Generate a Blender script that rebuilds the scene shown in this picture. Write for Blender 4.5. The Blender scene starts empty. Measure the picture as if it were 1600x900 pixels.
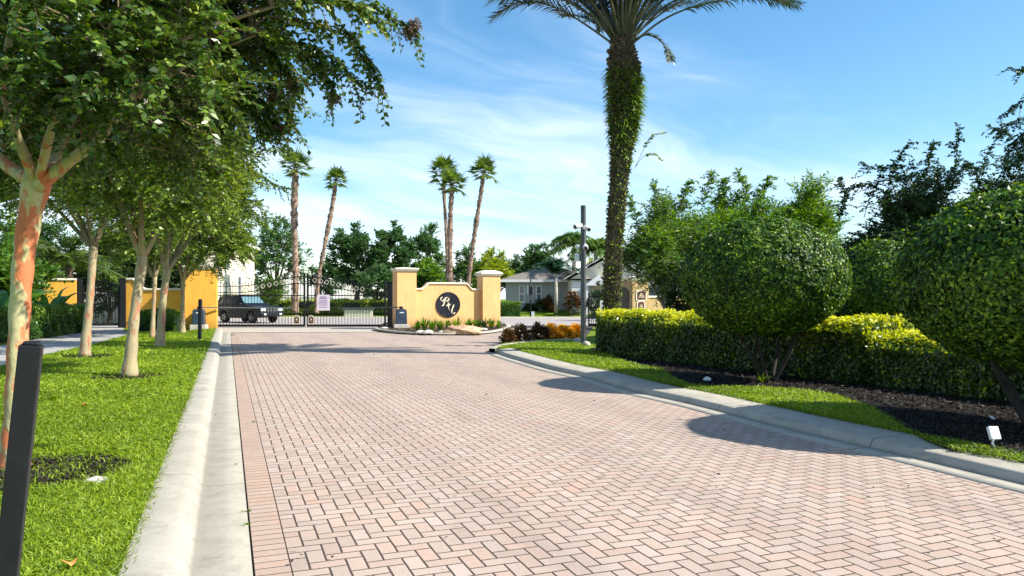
import bpy, bmesh, math, random
import numpy as np
from mathutils import Vector, Matrix
random.seed(7)
RNG = np.random.default_rng(11)
R = math.radians
sc = bpy.context.scene
COL = sc.collection

# ------------------------------------------------------------------ camera, sky, sun, exposure
F = 1150.0; HZ = 467.0; CH = 1.5          # focal length in 1600-px pixels, horizon row, eye height
cam_d = bpy.data.cameras.new('camera'); cam = bpy.data.objects.new('camera', cam_d); COL.objects.link(cam)
cam.location = (0, 0, CH); cam.rotation_euler = (R(90), 0, 0)
cam_d.sensor_width = 36.0; cam_d.lens = 36.0 * F / 1600.0; cam_d.shift_y = (HZ - 450) / 1600.0
cam_d.clip_start = 0.05; cam_d.clip_end = 3000
sc.camera = cam

SUN_EL = R(42.0)
SUN_H = Vector((0.974, -0.225, 0)).normalized()       # horizontal direction towards the sun
SUN = Vector((SUN_H.x * math.cos(SUN_EL), SUN_H.y * math.cos(SUN_EL), math.sin(SUN_EL)))
sl = bpy.data.lights.new('sun', 'SUN'); sl.energy = 5.0; sl.angle = R(0.55); sl.color = (1.0, 0.93, 0.82)
so = bpy.data.objects.new('sun', sl); COL.objects.link(so)
so.rotation_euler = (-SUN).to_track_quat('-Z', 'Y').to_euler(); so.location = (30, -10, 30)

world = bpy.data.worlds.new('World'); sc.world = world; world.use_nodes = True
SKY_STRENGTH = 0.088
EXPOSURE = 0.92
sc.view_settings.view_transform = 'Standard'; sc.view_settings.look = 'None'
sc.view_settings.exposure = EXPOSURE; sc.view_settings.gamma = 1.0
sc.view_settings.use_curve_mapping = False

# ------------------------------------------------------------------ node helper
class NT:
    def __init__(s, tree): s.t = tree; s.n = tree.nodes; s.l = tree.links
    def node(s, typ, **kw):
        nd = s.n.new(typ)
        for k, v in kw.items():
            if k == 'ins':
                for a, b in v.items(): s.put(nd.inputs[a], b)
            else: setattr(nd, k, v)
        return nd
    def put(s, sock, v):
        if isinstance(v, bpy.types.NodeSocket): s.l.new(v, sock)
        elif v is not None:
            if hasattr(sock.default_value, '__len__') and isinstance(v, (tuple, list)) and len(v) == 3 and len(sock.default_value) == 4: v = (*v, 1)
            sock.default_value = v
    def m(s, op, a, b=None, c=None, clamp=False):
        nd = s.n.new('ShaderNodeMath'); nd.operation = op; nd.use_clamp = clamp
        s.put(nd.inputs[0], a)
        if b is not None: s.put(nd.inputs[1], b)
        if c is not None: s.put(nd.inputs[2], c)
        return nd.outputs[0]
    def noise(s, vec, scale, detail=3, rough=0.55, out='Fac'):
        nd = s.node('ShaderNodeTexNoise', ins={'Scale': scale, 'Detail': detail, 'Roughness': rough})
        if vec is not None: s.l.new(vec, nd.inputs['Vector'])
        return nd.outputs[out]
    def mix(s, f, a, b, mode='MIX'):
        nd = s.n.new('ShaderNodeMix'); nd.data_type = 'RGBA'; nd.blend_type = mode
        s.put(nd.inputs[0], f); s.put(nd.inputs[6], a); s.put(nd.inputs[7], b)
        return nd.outputs[2]
    def ramp(s, f, stops, interp='LINEAR'):
        nd = s.n.new('ShaderNodeValToRGB'); cr = nd.color_ramp; cr.interpolation = interp
        while len(cr.elements) < len(stops): cr.elements.new(0.5)
        for e, (p, c) in zip(cr.elements, stops):
            e.position = p; e.color = (*c, 1) if len(c) == 3 else c
        s.put(nd.inputs[0], f); return nd.outputs[0]
    def sstep(s, x, lo, hi):
        nd = s.n.new('ShaderNodeMapRange'); nd.interpolation_type = 'SMOOTHSTEP'
        s.put(nd.inputs[0], x); s.put(nd.inputs[1], lo); s.put(nd.inputs[2], hi); return nd.outputs[0]
    def scalev(s, vec, xyz):
        nd = s.n.new('ShaderNodeVectorMath'); nd.operation = 'MULTIPLY'; s.l.new(vec, nd.inputs[0]); nd.inputs[1].default_value = xyz
        return nd.outputs[0]

def sky_nodes():
    t = NT(world.node_tree); bg = world.node_tree.nodes['Background']
    sky = t.node('ShaderNodeTexSky', sky_type='NISHITA', sun_disc=False, sun_elevation=SUN_EL,
                 sun_rotation=math.atan2(SUN_H.x, SUN_H.y), altitude=0, air_density=1.0, dust_density=0.6, ozone_density=2.2)
    tc = t.node('ShaderNodeTexCoord').outputs['Generated']
    sx = t.node('ShaderNodeSeparateXYZ'); t.l.new(tc, sx.inputs[0])
    zc = t.m('MAXIMUM', sx.outputs[2], 0.02); zz = t.m('ADD', zc, 0.12)
    u = t.m('DIVIDE', sx.outputs[0], zz); v = t.m('DIVIDE', sx.outputs[1], zz)
    cb = t.node('ShaderNodeCombineXYZ'); 
    # wisps run diagonally
    uu = t.m('ADD', t.m('MULTIPLY', u, 0.80), t.m('MULTIPLY', v, 0.60)); vv = t.m('SUBTRACT', t.m('MULTIPLY', v, 0.80), t.m('MULTIPLY', u, 0.60))
    t.l.new(uu, cb.inputs[0]); t.l.new(vv, cb.inputs[1])
    c0 = cb.outputs[0]
    warp = t.node('ShaderNodeVectorMath', operation='MULTIPLY_ADD')
    t.l.new(t.noise(c0, 0.9, 3, 0.5, 'Color'), warp.inputs[0]); warp.inputs[1].default_value = (1.1, 1.1, 0); t.l.new(c0, warp.inputs[2])
    c1 = t.scalev(warp.outputs[0], (0.45, 1.0, 1))
    n1 = t.noise(c1, 1.15, 8, 0.52)
    n2 = t.noise(t.scalev(c0, (0.5, 0.8, 1)), 0.55, 4, 0.5)
    n3 = t.noise(t.scalev(warp.outputs[0], (0.5, 3.0, 1)), 2.6, 6, 0.62)
    s1 = t.m('ADD', t.m('ADD', n1, t.m('MULTIPLY', t.m('SUBTRACT', n2, 0.5), 1.0)), t.m('MULTIPLY', t.m('SUBTRACT', n3, 0.5), 0.18))
    # thinner overhead and to the right, thick bank low down
    low = t.m('SUBTRACT', 1.0, t.sstep(sx.outputs[2], 0.03, 0.26))
    right = t.sstep(sx.outputs[0], -0.35, 0.55)
    bias = t.m('SUBTRACT', t.m('MULTIPLY', low, 0.20), t.m('MULTIPLY', right, 0.13))
    dens = t.m('MULTIPLY', t.sstep(t.m('ADD', s1, bias), 0.36, 0.98), 0.95)
    colr = t.node('ShaderNodeHueSaturation', ins={'Hue': 0.492, 'Saturation': 1.25, 'Value': 1.32, 'Color': sky.outputs[0]})
    cl = t.mix(dens, colr.outputs[0], (8.6, 9.2, 9.9))
    t.l.new(cl, bg.inputs[0]); bg.inputs[1].default_value = SKY_STRENGTH
sky_nodes()

# ------------------------------------------------------------------ placement helpers
def G(px, py, z=0.0):
    d = (CH - z) * F / (py - HZ); return Vector(((px - 800) / F * d, d, z))
def W(px, py, d):
    return Vector(((px - 800) / F * d, d, CH + (HZ - py) / F * d))
YAW = math.atan2(355 - 800, F)            # road direction
RD = Vector((math.sin(YAW), math.cos(YAW), 0)); RN = Vector((math.cos(YAW), -math.sin(YAW), 0))
def UV(u, v, z=0.0): return RN * u + RD * v + Vector((0, 0, z))

# ------------------------------------------------------------------ object helpers
def tag(o, label=None, cat=None, group=None, kind=None):
    if label: o['label'] = label
    if cat: o['category'] = cat
    if group: o['group'] = group
    if kind: o['kind'] = kind
    return o
def empty(name, loc, label, cat, group=None, rz=0.0):
    o = bpy.data.objects.new(name, None); COL.objects.link(o); o.location = loc; o.rotation_euler = (0, 0, rz)
    o.empty_display_size = 0.2
    return tag(o, label, cat, group)
def link(o, parent=None):
    COL.objects.link(o)
    if parent is not None:
        o.parent = parent
    return o
def copy_tree(o, parent=None):
    c = o.copy(); COL.objects.link(c)
    if parent is not None: c.parent = parent
    for ch in list(o.children): copy_tree(ch, c)
    return c
def wparent(o, parent):
    """parent o whose mesh is in world coordinates"""
    COL.objects.link(o)
    if parent is not None:
        o.parent = parent
        M = Matrix.Translation(parent.location) @ parent.rotation_euler.to_matrix().to_4x4()
        pp = parent.parent
        while pp is not None:
            M = (Matrix.Translation(pp.location) @ pp.rotation_euler.to_matrix().to_4x4()) @ M; pp = pp.parent
        o.matrix_parent_inverse = M.inverted()
    return o

class MB:
    def __init__(s): s.v = []; s.f = []; s.mi = []; s.cur = 0; s.sm = []; s.smooth = False
    def add(s, vs, fs):
        b = len(s.v); s.v += [tuple(v) for v in vs]
        for f in fs: s.f.append(tuple(b + i for i in f)); s.mi.append(s.cur); s.sm.append(s.smooth)
    def box(s, lo, hi, M=None):
        x0, y0, z0 = lo; x1, y1, z1 = hi
        vs = [Vector(p) for p in ((x0,y0,z0),(x1,y0,z0),(x1,y1,z0),(x0,y1,z0),(x0,y0,z1),(x1,y0,z1),(x1,y1,z1),(x0,y1,z1))]
        if M is not None: vs = [M @ v for v in vs]
        s.add(vs, [(0,3,2,1),(4,5,6,7),(0,1,5,4),(1,2,6,5),(2,3,7,6),(3,0,4,7)])
    def bar(s, a, b, w, h=None, up=Vector((0,0,1))):
        a = Vector(a); b = Vector(b); h = h or w; d = (b - a).normalized()
        if abs(d.dot(up)) > .98: up = Vector((0,1,0))
        x = d.cross(up).normalized(); y = x.cross(d)
        vs = [p + x*sx*w/2 + y*sy*h/2 for p in (a, b) for sx, sy in ((-1,-1),(1,-1),(1,1),(-1,1))]
        s.add(vs, [(0,1,2,3),(7,6,5,4),(0,4,5,1),(1,5,6,2),(2,6,7,3),(3,7,4,0)])
    def tube(s, pts, radii, n=8, cap=True):
        pts = [Vector(p) for p in pts]; m = len(pts)
        if not hasattr(radii, '__len__'): radii = [radii] * m
        vs = []; ref = None
        for i, p in enumerate(pts):
            d = (pts[min(i+1, m-1)] - pts[max(i-1, 0)]).normalized()
            if ref is None: ref = Vector((1,0,0)) if abs(d.x) < .8 else Vector((0,1,0))
            x = (ref - d * ref.dot(d)).normalized(); y = d.cross(x); ref = x
            for k in range(n):
                a = 2*math.pi*k/n; vs.append(p + (x*math.cos(a) + y*math.sin(a)) * radii[i])
        fs = [(i*n+k, i*n+(k+1) % n, (i+1)*n+(k+1) % n, (i+1)*n+k) for i in range(m-1) for k in range(n)]
        if cap: fs += [tuple(range(n))[::-1], tuple((m-1)*n + k for k in range(n))]
        sm = s.smooth; s.smooth = True; s.add(vs, fs); s.smooth = sm
    def lathe(s, prof, n=20, c=(0,0,0)):
        vs = [(c[0] + r*math.cos(2*math.pi*k/n), c[1] + r*math.sin(2*math.pi*k/n), c[2] + z) for r, z in prof for k in range(n)]
        m = len(prof)
        s.add(vs, [(i*n+k, i*n+(k+1) % n, (i+1)*n+(k+1) % n, (i+1)*n+k) for i in range(m-1) for k in range(n)] + [tuple(range(n))[::-1], tuple((m-1)*n+k for k in range(n))])
    def prism(s, poly, axis_pts, M=None):
        """poly: 2D points (a,b); extruded between y0,y1 : vertex=(a, y, b)"""
        y0, y1 = axis_pts; n = len(poly)
        vs = [Vector((a, y0, b)) for a, b in poly] + [Vector((a, y1, b)) for a, b in poly]
        if M is not None: vs = [M @ v for v in vs]
        s.add(vs, [tuple(range(n)), tuple(range(2*n-1, n-1, -1))] + [(i, n+i, n+(i+1) % n, (i+1) % n) for i in range(n)])
    def build(s, name, mats, parent=None, bevel=0.0, world=False, seg=2, triangulate=False):
        me = bpy.data.meshes.new(name); me.from_pydata(s.v, [], s.f)
        mats = mats if isinstance(mats, (list, tuple)) else [mats]
        for m in mats: me.materials.append(m)
        me.polygons.foreach_set('material_index', s.mi); me.polygons.foreach_set('use_smooth', s.sm)
        bm = bmesh.new(); bm.from_mesh(me); bmesh.ops.recalc_face_normals(bm, faces=bm.faces)
        if triangulate: bmesh.ops.triangulate(bm, faces=[f for f in bm.faces if len(f.verts) > 4])
        bm.to_mesh(me); bm.free(); me.update()
        o = bpy.data.objects.new(name, me)
        if world: wparent(o, parent)
        else: link(o, parent)
        if bevel:
            b = o.modifiers.new('bevel', 'BEVEL'); b.width = bevel; b.segments = seg; b.limit_method = 'ANGLE'; b.angle_limit = R(40)
        return o

def np_mesh(name, V, Fs, mats, attrs=None, mi=None, smooth=False):
    """V (n,3); Fs: list of int arrays (k, nv)."""
    me = bpy.data.meshes.new(name)
    V = np.ascontiguousarray(V, dtype=np.float32)
    me.vertices.add(len(V)); me.vertices.foreach_set('co', V.ravel())
    nl = sum(f.size for f in Fs); nf = sum(len(f) for f in Fs)
    me.loops.add(nl); me.loops.foreach_set('vertex_index', np.concatenate([f.ravel() for f in Fs]).astype(np.int32))
    me.polygons.add(nf)
    tot = np.concatenate([np.full(len(f), f.shape[1], np.int32) for f in Fs]); st = np.concatenate([[0], np.cumsum(tot)[:-1]]).astype(np.int32)
    me.polygons.foreach_set('loop_start', st); me.polygons.foreach_set('loop_total', tot)
    if mi is not None: me.polygons.foreach_set('material_index', mi.astype(np.int32))
    if smooth: me.polygons.foreach_set('use_smooth', np.ones(nf, bool))
    for m in (mats if isinstance(mats, (list, tuple)) else [mats]): me.materials.append(m)
    for k, a in (attrs or {}).items():
        at = me.attributes.new(k, 'FLOAT', 'POINT'); at.data.foreach_set('value', np.ascontiguousarray(a, dtype=np.float32))
    me.update(calc_edges=True)
    return me
def np_obj(name, me, parent=None):
    o = bpy.data.objects.new(name, me); return wparent(o, parent)

def unit(a): return a / np.maximum(np.linalg.norm(a, axis=-1, keepdims=True), 1e-9)
def rnd_unit(n): return unit(RNG.normal(size=(n, 3)))

def leaf_arrays(P, D, N, L, Wd, bend=0.15, fold=0.12):
    """folded leaf: 2 quads along a midrib. returns V, F(quads)"""
    n = len(P); D = unit(D); N = unit(N - D * np.sum(N*D, 1, keepdims=True)); S = np.cross(D, N)
    L = np.broadcast_to(L, (n,))[:, None]; Wd = np.broadcast_to(Wd, (n,))[:, None]
    base = P; mid = P + D*L*0.45 + N*L*bend*0.3; tip = P + D*L - N*L*bend
    l = P + D*L*0.45 + S*Wd/2 + N*Wd*fold; r = P + D*L*0.45 - S*Wd/2 + N*Wd*fold
    V = np.stack([base, l, tip, r, mid], 1).reshape(-1, 3)
    i = np.arange(n)[:, None]*5
    Fq = np.concatenate([i + np.array([[0, 1, 2, 4]]), i + np.array([[0, 4, 2, 3]])], 0)
    return V, Fq
def rhomb_arrays(P, D, N, L, Wd):
    n = len(P); D = unit(D); N = unit(N - D * np.sum(N*D, 1, keepdims=True)); S = np.cross(D, N)
    L = np.broadcast_to(L, (n,))[:, None]; Wd = np.broadcast_to(Wd, (n,))[:, None]
    V = np.stack([P, P + D*L*0.45 + S*Wd/2, P + D*L, P + D*L*0.45 - S*Wd/2], 1).reshape(-1, 3)
    return V, np.arange(n)[:, None]*4 + np.array([[0, 1, 2, 3]])
def tubes_arrays(paths, radii, n=3):
    """paths (k,m,3), radii (k,m)"""
    k, m, _ = paths.shape
    T = np.empty_like(paths); T[:, 1:-1] = paths[:, 2:] - paths[:, :-2]; T[:, 0] = paths[:, 1] - paths[:, 0]; T[:, -1] = paths[:, -1] - paths[:, -2]
    T = unit(T); ref = np.zeros_like(T); ref[..., 0] = 0.31; ref[..., 1] = 0.87; ref[..., 2] = 0.2
    X = unit(np.cross(T, ref)); Y = np.cross(T, X)
    a = 2*np.pi*np.arange(n)/n
    V = paths[:, :, None] + (X[:, :, None]*np.cos(a)[None, None, :, None] + Y[:, :, None]*np.sin(a)[None, None, :, None]) * radii[:, :, None, None]
    b = (np.arange(k)*m*n)[:, None, None]; ii = (np.arange(m-1)*n)[None, :, None]; kk = np.arange(n)[None, None, :]; k2 = (kk+1) % n
    Fq = np.stack([b+ii+kk, b+ii+k2, b+ii+n+k2, b+ii+n+kk], -1).reshape(-1, 4)
    return V.reshape(-1, 3), Fq
def join(parts):
    Vs = []; Fs = []; o = 0
    for V, Fq in parts: Vs.append(V); Fs.append(Fq + o); o += len(V)
    return np.concatenate(Vs), np.concatenate(Fs)

# ------------------------------------------------------------------ materials
MATS = {}
def newmat(name):
    m = bpy.data.materials.new(name); m.use_nodes = True; t = NT(m.node_tree)
    return m, t, m.node_tree.nodes['Principled BSDF']
def simple(name, col, rough=0.6, metal=0.0, var=0.08, scale=6.0, bump=0.0, spec=0.5, dirt=None):
    m, t, b = newmat(name); oc = t.node('ShaderNodeTexCoord').outputs['Object']
    n = t.noise(oc, scale, 5, 0.6)
    lo = tuple(max(0, c*(1-var*2)) for c in col); hi = tuple(min(1, c*(1+var*2)) for c in col)
    c = t.ramp(n, [(0.3, lo), (0.7, hi)])
    if dirt: c = t.mix(t.m('MULTIPLY', t.sstep(t.noise(oc, scale*0.35, 6, 0.7), 0.5, 0.75), dirt[1]), c, dirt[0])
    t.put(b.inputs['Base Color'], c); b.inputs['Roughness'].default_value = rough; b.inputs['Metallic'].default_value = metal
    b.inputs['Specular IOR Level'].default_value = spec
    if bump:
        bp = t.node('ShaderNodeBump', ins={'Strength': 0.6, 'Distance': bump, 'Height': t.noise(oc, scale*8, 4, 0.6)}); t.l.new(bp.outputs[0], b.inputs['Normal'])
    return m
def foliage(name, stops, rough=0.45, trans=0.35, tcol=None, spec=0.4, scale=1.2):
    """stops = ramp over per-leaf 'var' mixed with a slow noise"""
    m, t, b = newmat(name)
    at = t.node('ShaderNodeAttribute', attribute_name='var').outputs['Fac']
    geo = t.node('ShaderNodeNewGeometry').outputs['Position']
    n = t.noise(geo, scale, 3, 0.5)
    f = t.m('ADD', t.m('MULTIPLY', at, 0.8), t.m('MULTIPLY', t.m('SUBTRACT', n, 0.38), 0.6))
    c = t.ramp(f, stops)
    t.put(b.inputs['Base Color'], c); b.inputs['Roughness'].default_value = rough; b.inputs['Specular IOR Level'].default_value = spec
    tr = t.node('ShaderNodeBsdfTranslucent')
    hs = t.node('ShaderNodeHueSaturation', ins={'Hue': 0.485, 'Saturation': 1.15, 'Value': 1.7, 'Color': c}); t.l.new(hs.outputs[0], tr.inputs[0])
    mx = t.node('ShaderNodeMixShader', ins={0: trans}); t.l.new(b.outputs[0], mx.inputs[1]); t.l.new(tr.outputs[0], mx.inputs[2])
    t.l.new(mx.outputs[0], m.node_tree.nodes['Material Output'].inputs['Surface'])
    return m

M = {}
M['black_metal'] = simple('black_metal', (0.008, 0.009, 0.011), 0.5, 0.0, 0.15, 14, spec=0.3)
M['grey_metal'] = simple('grey_metal', (0.10, 0.105, 0.11), 0.45, 0.3, 0.1, 8)
M['white_plastic'] = simple('white_plastic', (0.72, 0.73, 0.74), 0.4, var=0.03)
M['white_paint'] = simple('white_paint', (0.78, 0.77, 0.74), 0.5, var=0.04, scale=3)
M['cream_trim'] = simple('cream_trim', (0.70, 0.64, 0.50), 0.7, var=0.07, scale=3, bump=0.004, dirt=((0.40, 0.36, 0.28), 0.5))
M['navy_plastic'] = simple('navy_plastic', (0.030, 0.052, 0.085), 0.42, var=0.12, scale=5)
M['concrete_base'] = simple('concrete_base', (0.45, 0.42, 0.37), 0.85, var=0.1, scale=5, bump=0.004)
M['dark_paint'] = simple('dark_paint', (0.004, 0.007, 0.012), 0.25, var=0.1, scale=3, spec=0.5)
M['dark_glass'] = simple('dark_glass', (0.02, 0.03, 0.035), 0.05, var=0.1, spec=0.9)
M['windscreen'] = simple('windscreen', (0.12, 0.22, 0.24), 0.06, var=0.1, spec=1.0)
M['pole_grey'] = simple('pole_grey', (0.085, 0.09, 0.10), 0.45, 0.1, 0.1, 8)
M['window_glass'] = simple('window_glass', (0.10, 0.13, 0.15), 0.08, var=0.2, spec=0.9)
M['rubber'] = simple('rubber', (0.015, 0.015, 0.015), 0.8)
M['chrome'] = simple('chrome', (0.55, 0.56, 0.58), 0.22, 0.9, var=0.05)
M['lamp_glass'] = simple('lamp_glass', (0.75, 0.78, 0.8), 0.12, 0.0, var=0.04, spec=0.9)
M['rock'] = simple('rock', (0.46, 0.30, 0.17), 0.85, var=0.3, scale=2.5, bump=0.02, dirt=((0.55, 0.45, 0.32), 0.9))
M['pale_rock'] = simple('pale_rock', (0.42, 0.40, 0.36), 0.85, var=0.2, scale=4, bump=0.01)
M['sign_board'] = simple('sign_board', (0.74, 0.66, 0.74), 0.5, var=0.03)
M['sign_ink'] = simple('sign_ink', (0.25, 0.10, 0.30), 0.6)
M['badge_brown'] = simple('badge_brown', (0.07, 0.035, 0.03), 0.5)
M['badge_cream'] = simple('badge_cream', (0.72, 0.64, 0.50), 0.5, var=0.03)
M['pale_gold'] = simple('pale_gold', (0.82, 0.72, 0.52), 0.35, 0.2, var=0.05)
M['plaque'] = simple('plaque', (0.10, 0.025, 0.028), 0.4, var=0.2, scale=10)
M['green_sheet'] = simple('green_sheet', (0.02, 0.22, 0.14), 0.5)
M['fallen_leaf'] = simple('fallen_leaf', (0.60, 0.22, 0.06), 0.7, var=0.3, scale=20)
M['asphalt'] = simple('asphalt', (0.30, 0.27, 0.26), 0.9, var=0.08, scale=1.5, bump=0.003)
M['shingle'] = None

def stucco(name, col, stain):
    m, t, b = newmat(name); oc = t.node('ShaderNodeNewGeometry').outputs['Position']
    n = t.noise(oc, 1.3, 6, 0.65); st = t.noise(t.scalev(oc, (3.0, 3.0, 0.5)), 1.5, 5, 0.65)
    c = t.ramp(n, [(0.25, tuple(x*0.86 for x in col)), (0.75, tuple(min(1, x*1.1) for x in col))])
    c = t.mix(t.m('MULTIPLY', t.sstep(st, 0.50, 0.72), 0.45), c, stain)
    zz = t.node('ShaderNodeSeparateXYZ'); t.l.new(oc, zz.inputs[0]); foot = t.m('SUBTRACT', 1.0, t.sstep(t.m('ADD', zz.outputs[2], t.m('MULTIPLY', st, 0.5)), 0.35, 0.95))
    c = t.mix(t.m('MULTIPLY', foot, 0.55), c, tuple(x*0.55 for x in stain))
    sk = t.sstep(t.noise(t.scalev(oc, (7, 7, 0.35)), 1.4, 4, 0.6), 0.56, 0.70); c = t.mix(t.m('MULTIPLY', sk, 0.30), c, tuple(x*0.7 for x in stain))
    pit = t.sstep(t.noise(oc, 14, 3, 0.6), 0.60, 0.70); c = t.mix(t.m('MULTIPLY', pit, 0.35), c, stain)
    t.put(b.inputs['Base Color'], c); b.inputs['Roughness'].default_value = 0.9
    bp = t.node('ShaderNodeBump', ins={'Strength': 0.7, 'Distance': 0.012, 'Height': t.noise(oc, 22, 4, 0.7)}); t.l.new(bp.outputs[0], b.inputs['Normal'])
    return m
M['peach'] = stucco('peach_stucco', (0.80, 0.46, 0.19), (0.55, 0.33, 0.14))
M['gold'] = stucco('gold_stucco', (0.74, 0.37, 0.045), (0.42, 0.24, 0.05))
M['house_cream'] = stucco('house_cream', (0.70, 0.64, 0.50), (0.6, 0.54, 0.42))
M['house_grey'] = stucco('house_grey', (0.40, 0.395, 0.36), (0.34, 0.33, 0.30))
M['tan'] = stucco('tan_stucco', (0.46, 0.32, 0.15), (0.3, 0.2, 0.1))

def mat_shingle():
    m, t, b = newmat('shingle'); oc = t.node('ShaderNodeNewGeometry').outputs['Position']
    sx = t.node('ShaderNodeSeparateXYZ'); t.l.new(oc, sx.inputs[0])
    row = t.m('FRACT', t.m('MULTIPLY', sx.outputs[2], 9.0))
    n = t.noise(t.scalev(oc, (5, 5, 20)), 2.0, 4, 0.7)
    c = t.ramp(n, [(0.3, (0.12, 0.105, 0.092)), (0.7, (0.22, 0.195, 0.17))])
    c = t.mix(t.m('MULTIPLY', t.m('LESS_THAN', row, 0.15), 0.5), c, (0.06, 0.06, 0.06))
    t.put(b.inputs['Base Color'], c); b.inputs['Roughness'].default_value = 0.95; return m
M['shingle'] = mat_shingle()

def mat_bark(name, pale, red, dark, redness=0.5, scale=1.0):
    m, t, b = newmat(name); oc = t.node('ShaderNodeNewGeometry').outputs['Position']
    w = t.node('ShaderNodeVectorMath', operation='MULTIPLY_ADD'); t.l.new(t.noise(oc, 4*scale, 3, 0.6, 'Color'), w.inputs[0]); w.inputs[1].default_value = (0.12, 0.12, 0.2); t.l.new(oc, w.inputs[2])
    p = t.scalev(w.outputs[0], (6.5*scale, 6.5*scale, 1.9*scale))
    n1 = t.noise(p, 1.0, 4, 0.5); n2 = t.noise(t.scalev(w.outputs[0], (9*scale, 9*scale, 2.2*scale)), 1.3, 5, 0.6)
    n3 = t.noise(oc, 30*scale, 4, 0.6)
    c = t.ramp(n2, [(0.3, tuple(x*0.60 for x in pale)), (0.5, pale), (0.7, (pale[0]*0.85, pale[1]*0.92, pale[2]*0.62))])
    zz = t.node('ShaderNodeSeparateXYZ'); t.l.new(oc, zz.inputs[0]); hi = t.sstep(zz.outputs[2], 2.35, 2.9)
    n1 = t.m('SUBTRACT', n1, t.m('MULTIPLY', hi, 0.13 if redness > .5 else 0.0))
    redm = t.sstep(t.m('ADD', n1, t.m('MULTIPLY', t.m('SUBTRACT', n3, 0.5), 0.10)), 0.58 - 0.16*redness, 0.66 - 0.16*redness)
    c = t.mix(redm, c, t.mix(n3, red, tuple(min(1, x*1.5) for x in red)))
    c = t.mix(t.m('MULTIPLY', t.sstep(t.noise(p, 2.2, 3, 0.6), 0.62, 0.68), 0.6), c, dark)
    c = t.mix(t.m('MULTIPLY', t.m('SUBTRACT', n3, 0.3, clamp=True), 0.5), c, dark)
    c = t.mix(t.m('MULTIPLY', hi, 0.75), c, t.mix(n2, (0.055, 0.045, 0.024), (0.19, 0.155, 0.075)))
    t.put(b.inputs['Base Color'], c); b.inputs['Roughness'].default_value = 0.75
    hh = t.m('ADD', t.m('MULTIPLY', redm, -0.5), t.m('MULTIPLY', n3, 0.4))
    bp = t.node('ShaderNodeBump', ins={'Strength': 0.8, 'Distance': 0.012, 'Height': hh}); t.l.new(bp.outputs[0], b.inputs['Normal'])
    return m
M['myrtle_bark_near'] = mat_bark('myrtle_bark_near', (0.50, 0.46, 0.24), (0.46, 0.135, 0.05), (0.16, 0.10, 0.05), 0.72, 1.0)
M['myrtle_bark'] = mat_bark('myrtle_bark', (0.40, 0.33, 0.20), (0.34, 0.15, 0.08), (0.14, 0.09, 0.05), 0.15, 1.3)
M['bark'] = simple('bark', (0.20, 0.15, 0.11), 0.9, var=0.25, scale=8, bump=0.01)
M['dark_bark'] = simple('dark_bark', (0.09, 0.07, 0.05), 0.9, var=0.25, scale=8, bump=0.01)
M['pale_bark'] = simple('pale_bark', (0.45, 0.40, 0.34), 0.8, var=0.15, scale=5)
M['palm_bark'] = simple('palm_bark', (0.22, 0.145, 0.10), 0.9, var=0.5, scale=4, bump=0.02, dirt=((0.36, 0.30, 0.24), 0.8))
M['palm_boot'] = simple('palm_boot', (0.060, 0.045, 0.025), 0.85, var=0.4, scale=9, bump=0.01, dirt=((0.42, 0.36, 0.24), 0.8))
M['twig'] = simple('twig', (0.16, 0.11, 0.06), 0.8, var=0.2, scale=10)

M['leaf_myrtle'] = foliage('leaf_myrtle', [(0.0, (0.015, 0.040, 0.008)), (0.45, (0.040, 0.095, 0.014)), (0.75, (0.12, 0.20, 0.025)), (0.9, (0.30, 0.38, 0.06))], 0.36, 0.25)
M['leaf_myrtle_far'] = foliage('leaf_myrtle_far', [(0.0, (0.020, 0.055, 0.008)), (0.4, (0.07, 0.14, 0.014)), (0.7, (0.20, 0.30, 0.028)), (0.9, (0.38, 0.46, 0.06))], 0.42, 0.30)
M['leaf_topiary'] = foliage('leaf_topiary', [(0.0, (0.004, 0.016, 0.003)), (0.38, (0.024, 0.075, 0.007)), (0.58, (0.09, 0.20, 0.014)), (0.85, (0.30, 0.42, 0.04))], 0.45, 0.22, spec=0.3, scale=2.0)
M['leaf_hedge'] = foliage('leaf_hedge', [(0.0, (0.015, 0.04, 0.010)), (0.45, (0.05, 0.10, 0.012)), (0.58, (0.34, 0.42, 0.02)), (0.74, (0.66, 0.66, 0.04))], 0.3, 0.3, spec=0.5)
M['leaf_green_hedge'] = foliage('leaf_green_hedge', [(0.0, (0.02, 0.06, 0.01)), (0.5, (0.06, 0.15, 0.015)), (1.0, (0.20, 0.30, 0.03))], 0.35, 0.3)
M['leaf_lime'] = foliage('leaf_lime', [(0.0, (0.06, 0.13, 0.012)), (0.5, (0.22, 0.30, 0.02)), (1.0, (0.48, 0.50, 0.05))], 0.4, 0.4)
M['leaf_olive'] = foliage('leaf_olive', [(0.0, (0.03, 0.085, 0.014)), (0.5, (0.085, 0.19, 0.022)), (1.0, (0.24, 0.36, 0.05))], 0.45, 0.4)
M['leaf_dark'] = foliage('leaf_dark', [(0.0, (0.010, 0.030, 0.010)), (0.5, (0.022, 0.060, 0.015)), (1.0, (0.07, 0.13, 0.025))], 0.4, 0.25)
M['leaf_far'] = foliage('leaf_far', [(0.0, (0.018, 0.055, 0.022)), (0.5, (0.045, 0.115, 0.032)), (1.0, (0.12, 0.21, 0.05))], 0.6, 0.3, scale=0.5)
M['leaf_pine'] = foliage('leaf_pine', [(0.0, (0.025, 0.07, 0.03)), (0.5, (0.06, 0.14, 0.04)), (1.0, (0.15, 0.26, 0.06))], 0.6, 0.3, scale=0.6)
M['leaf_palm'] = foliage('leaf_palm', [(0.0, (0.03, 0.07, 0.015)), (0.5, (0.08, 0.15, 0.025)), (1.0, (0.22, 0.27, 0.05))], 0.4, 0.35)
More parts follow.
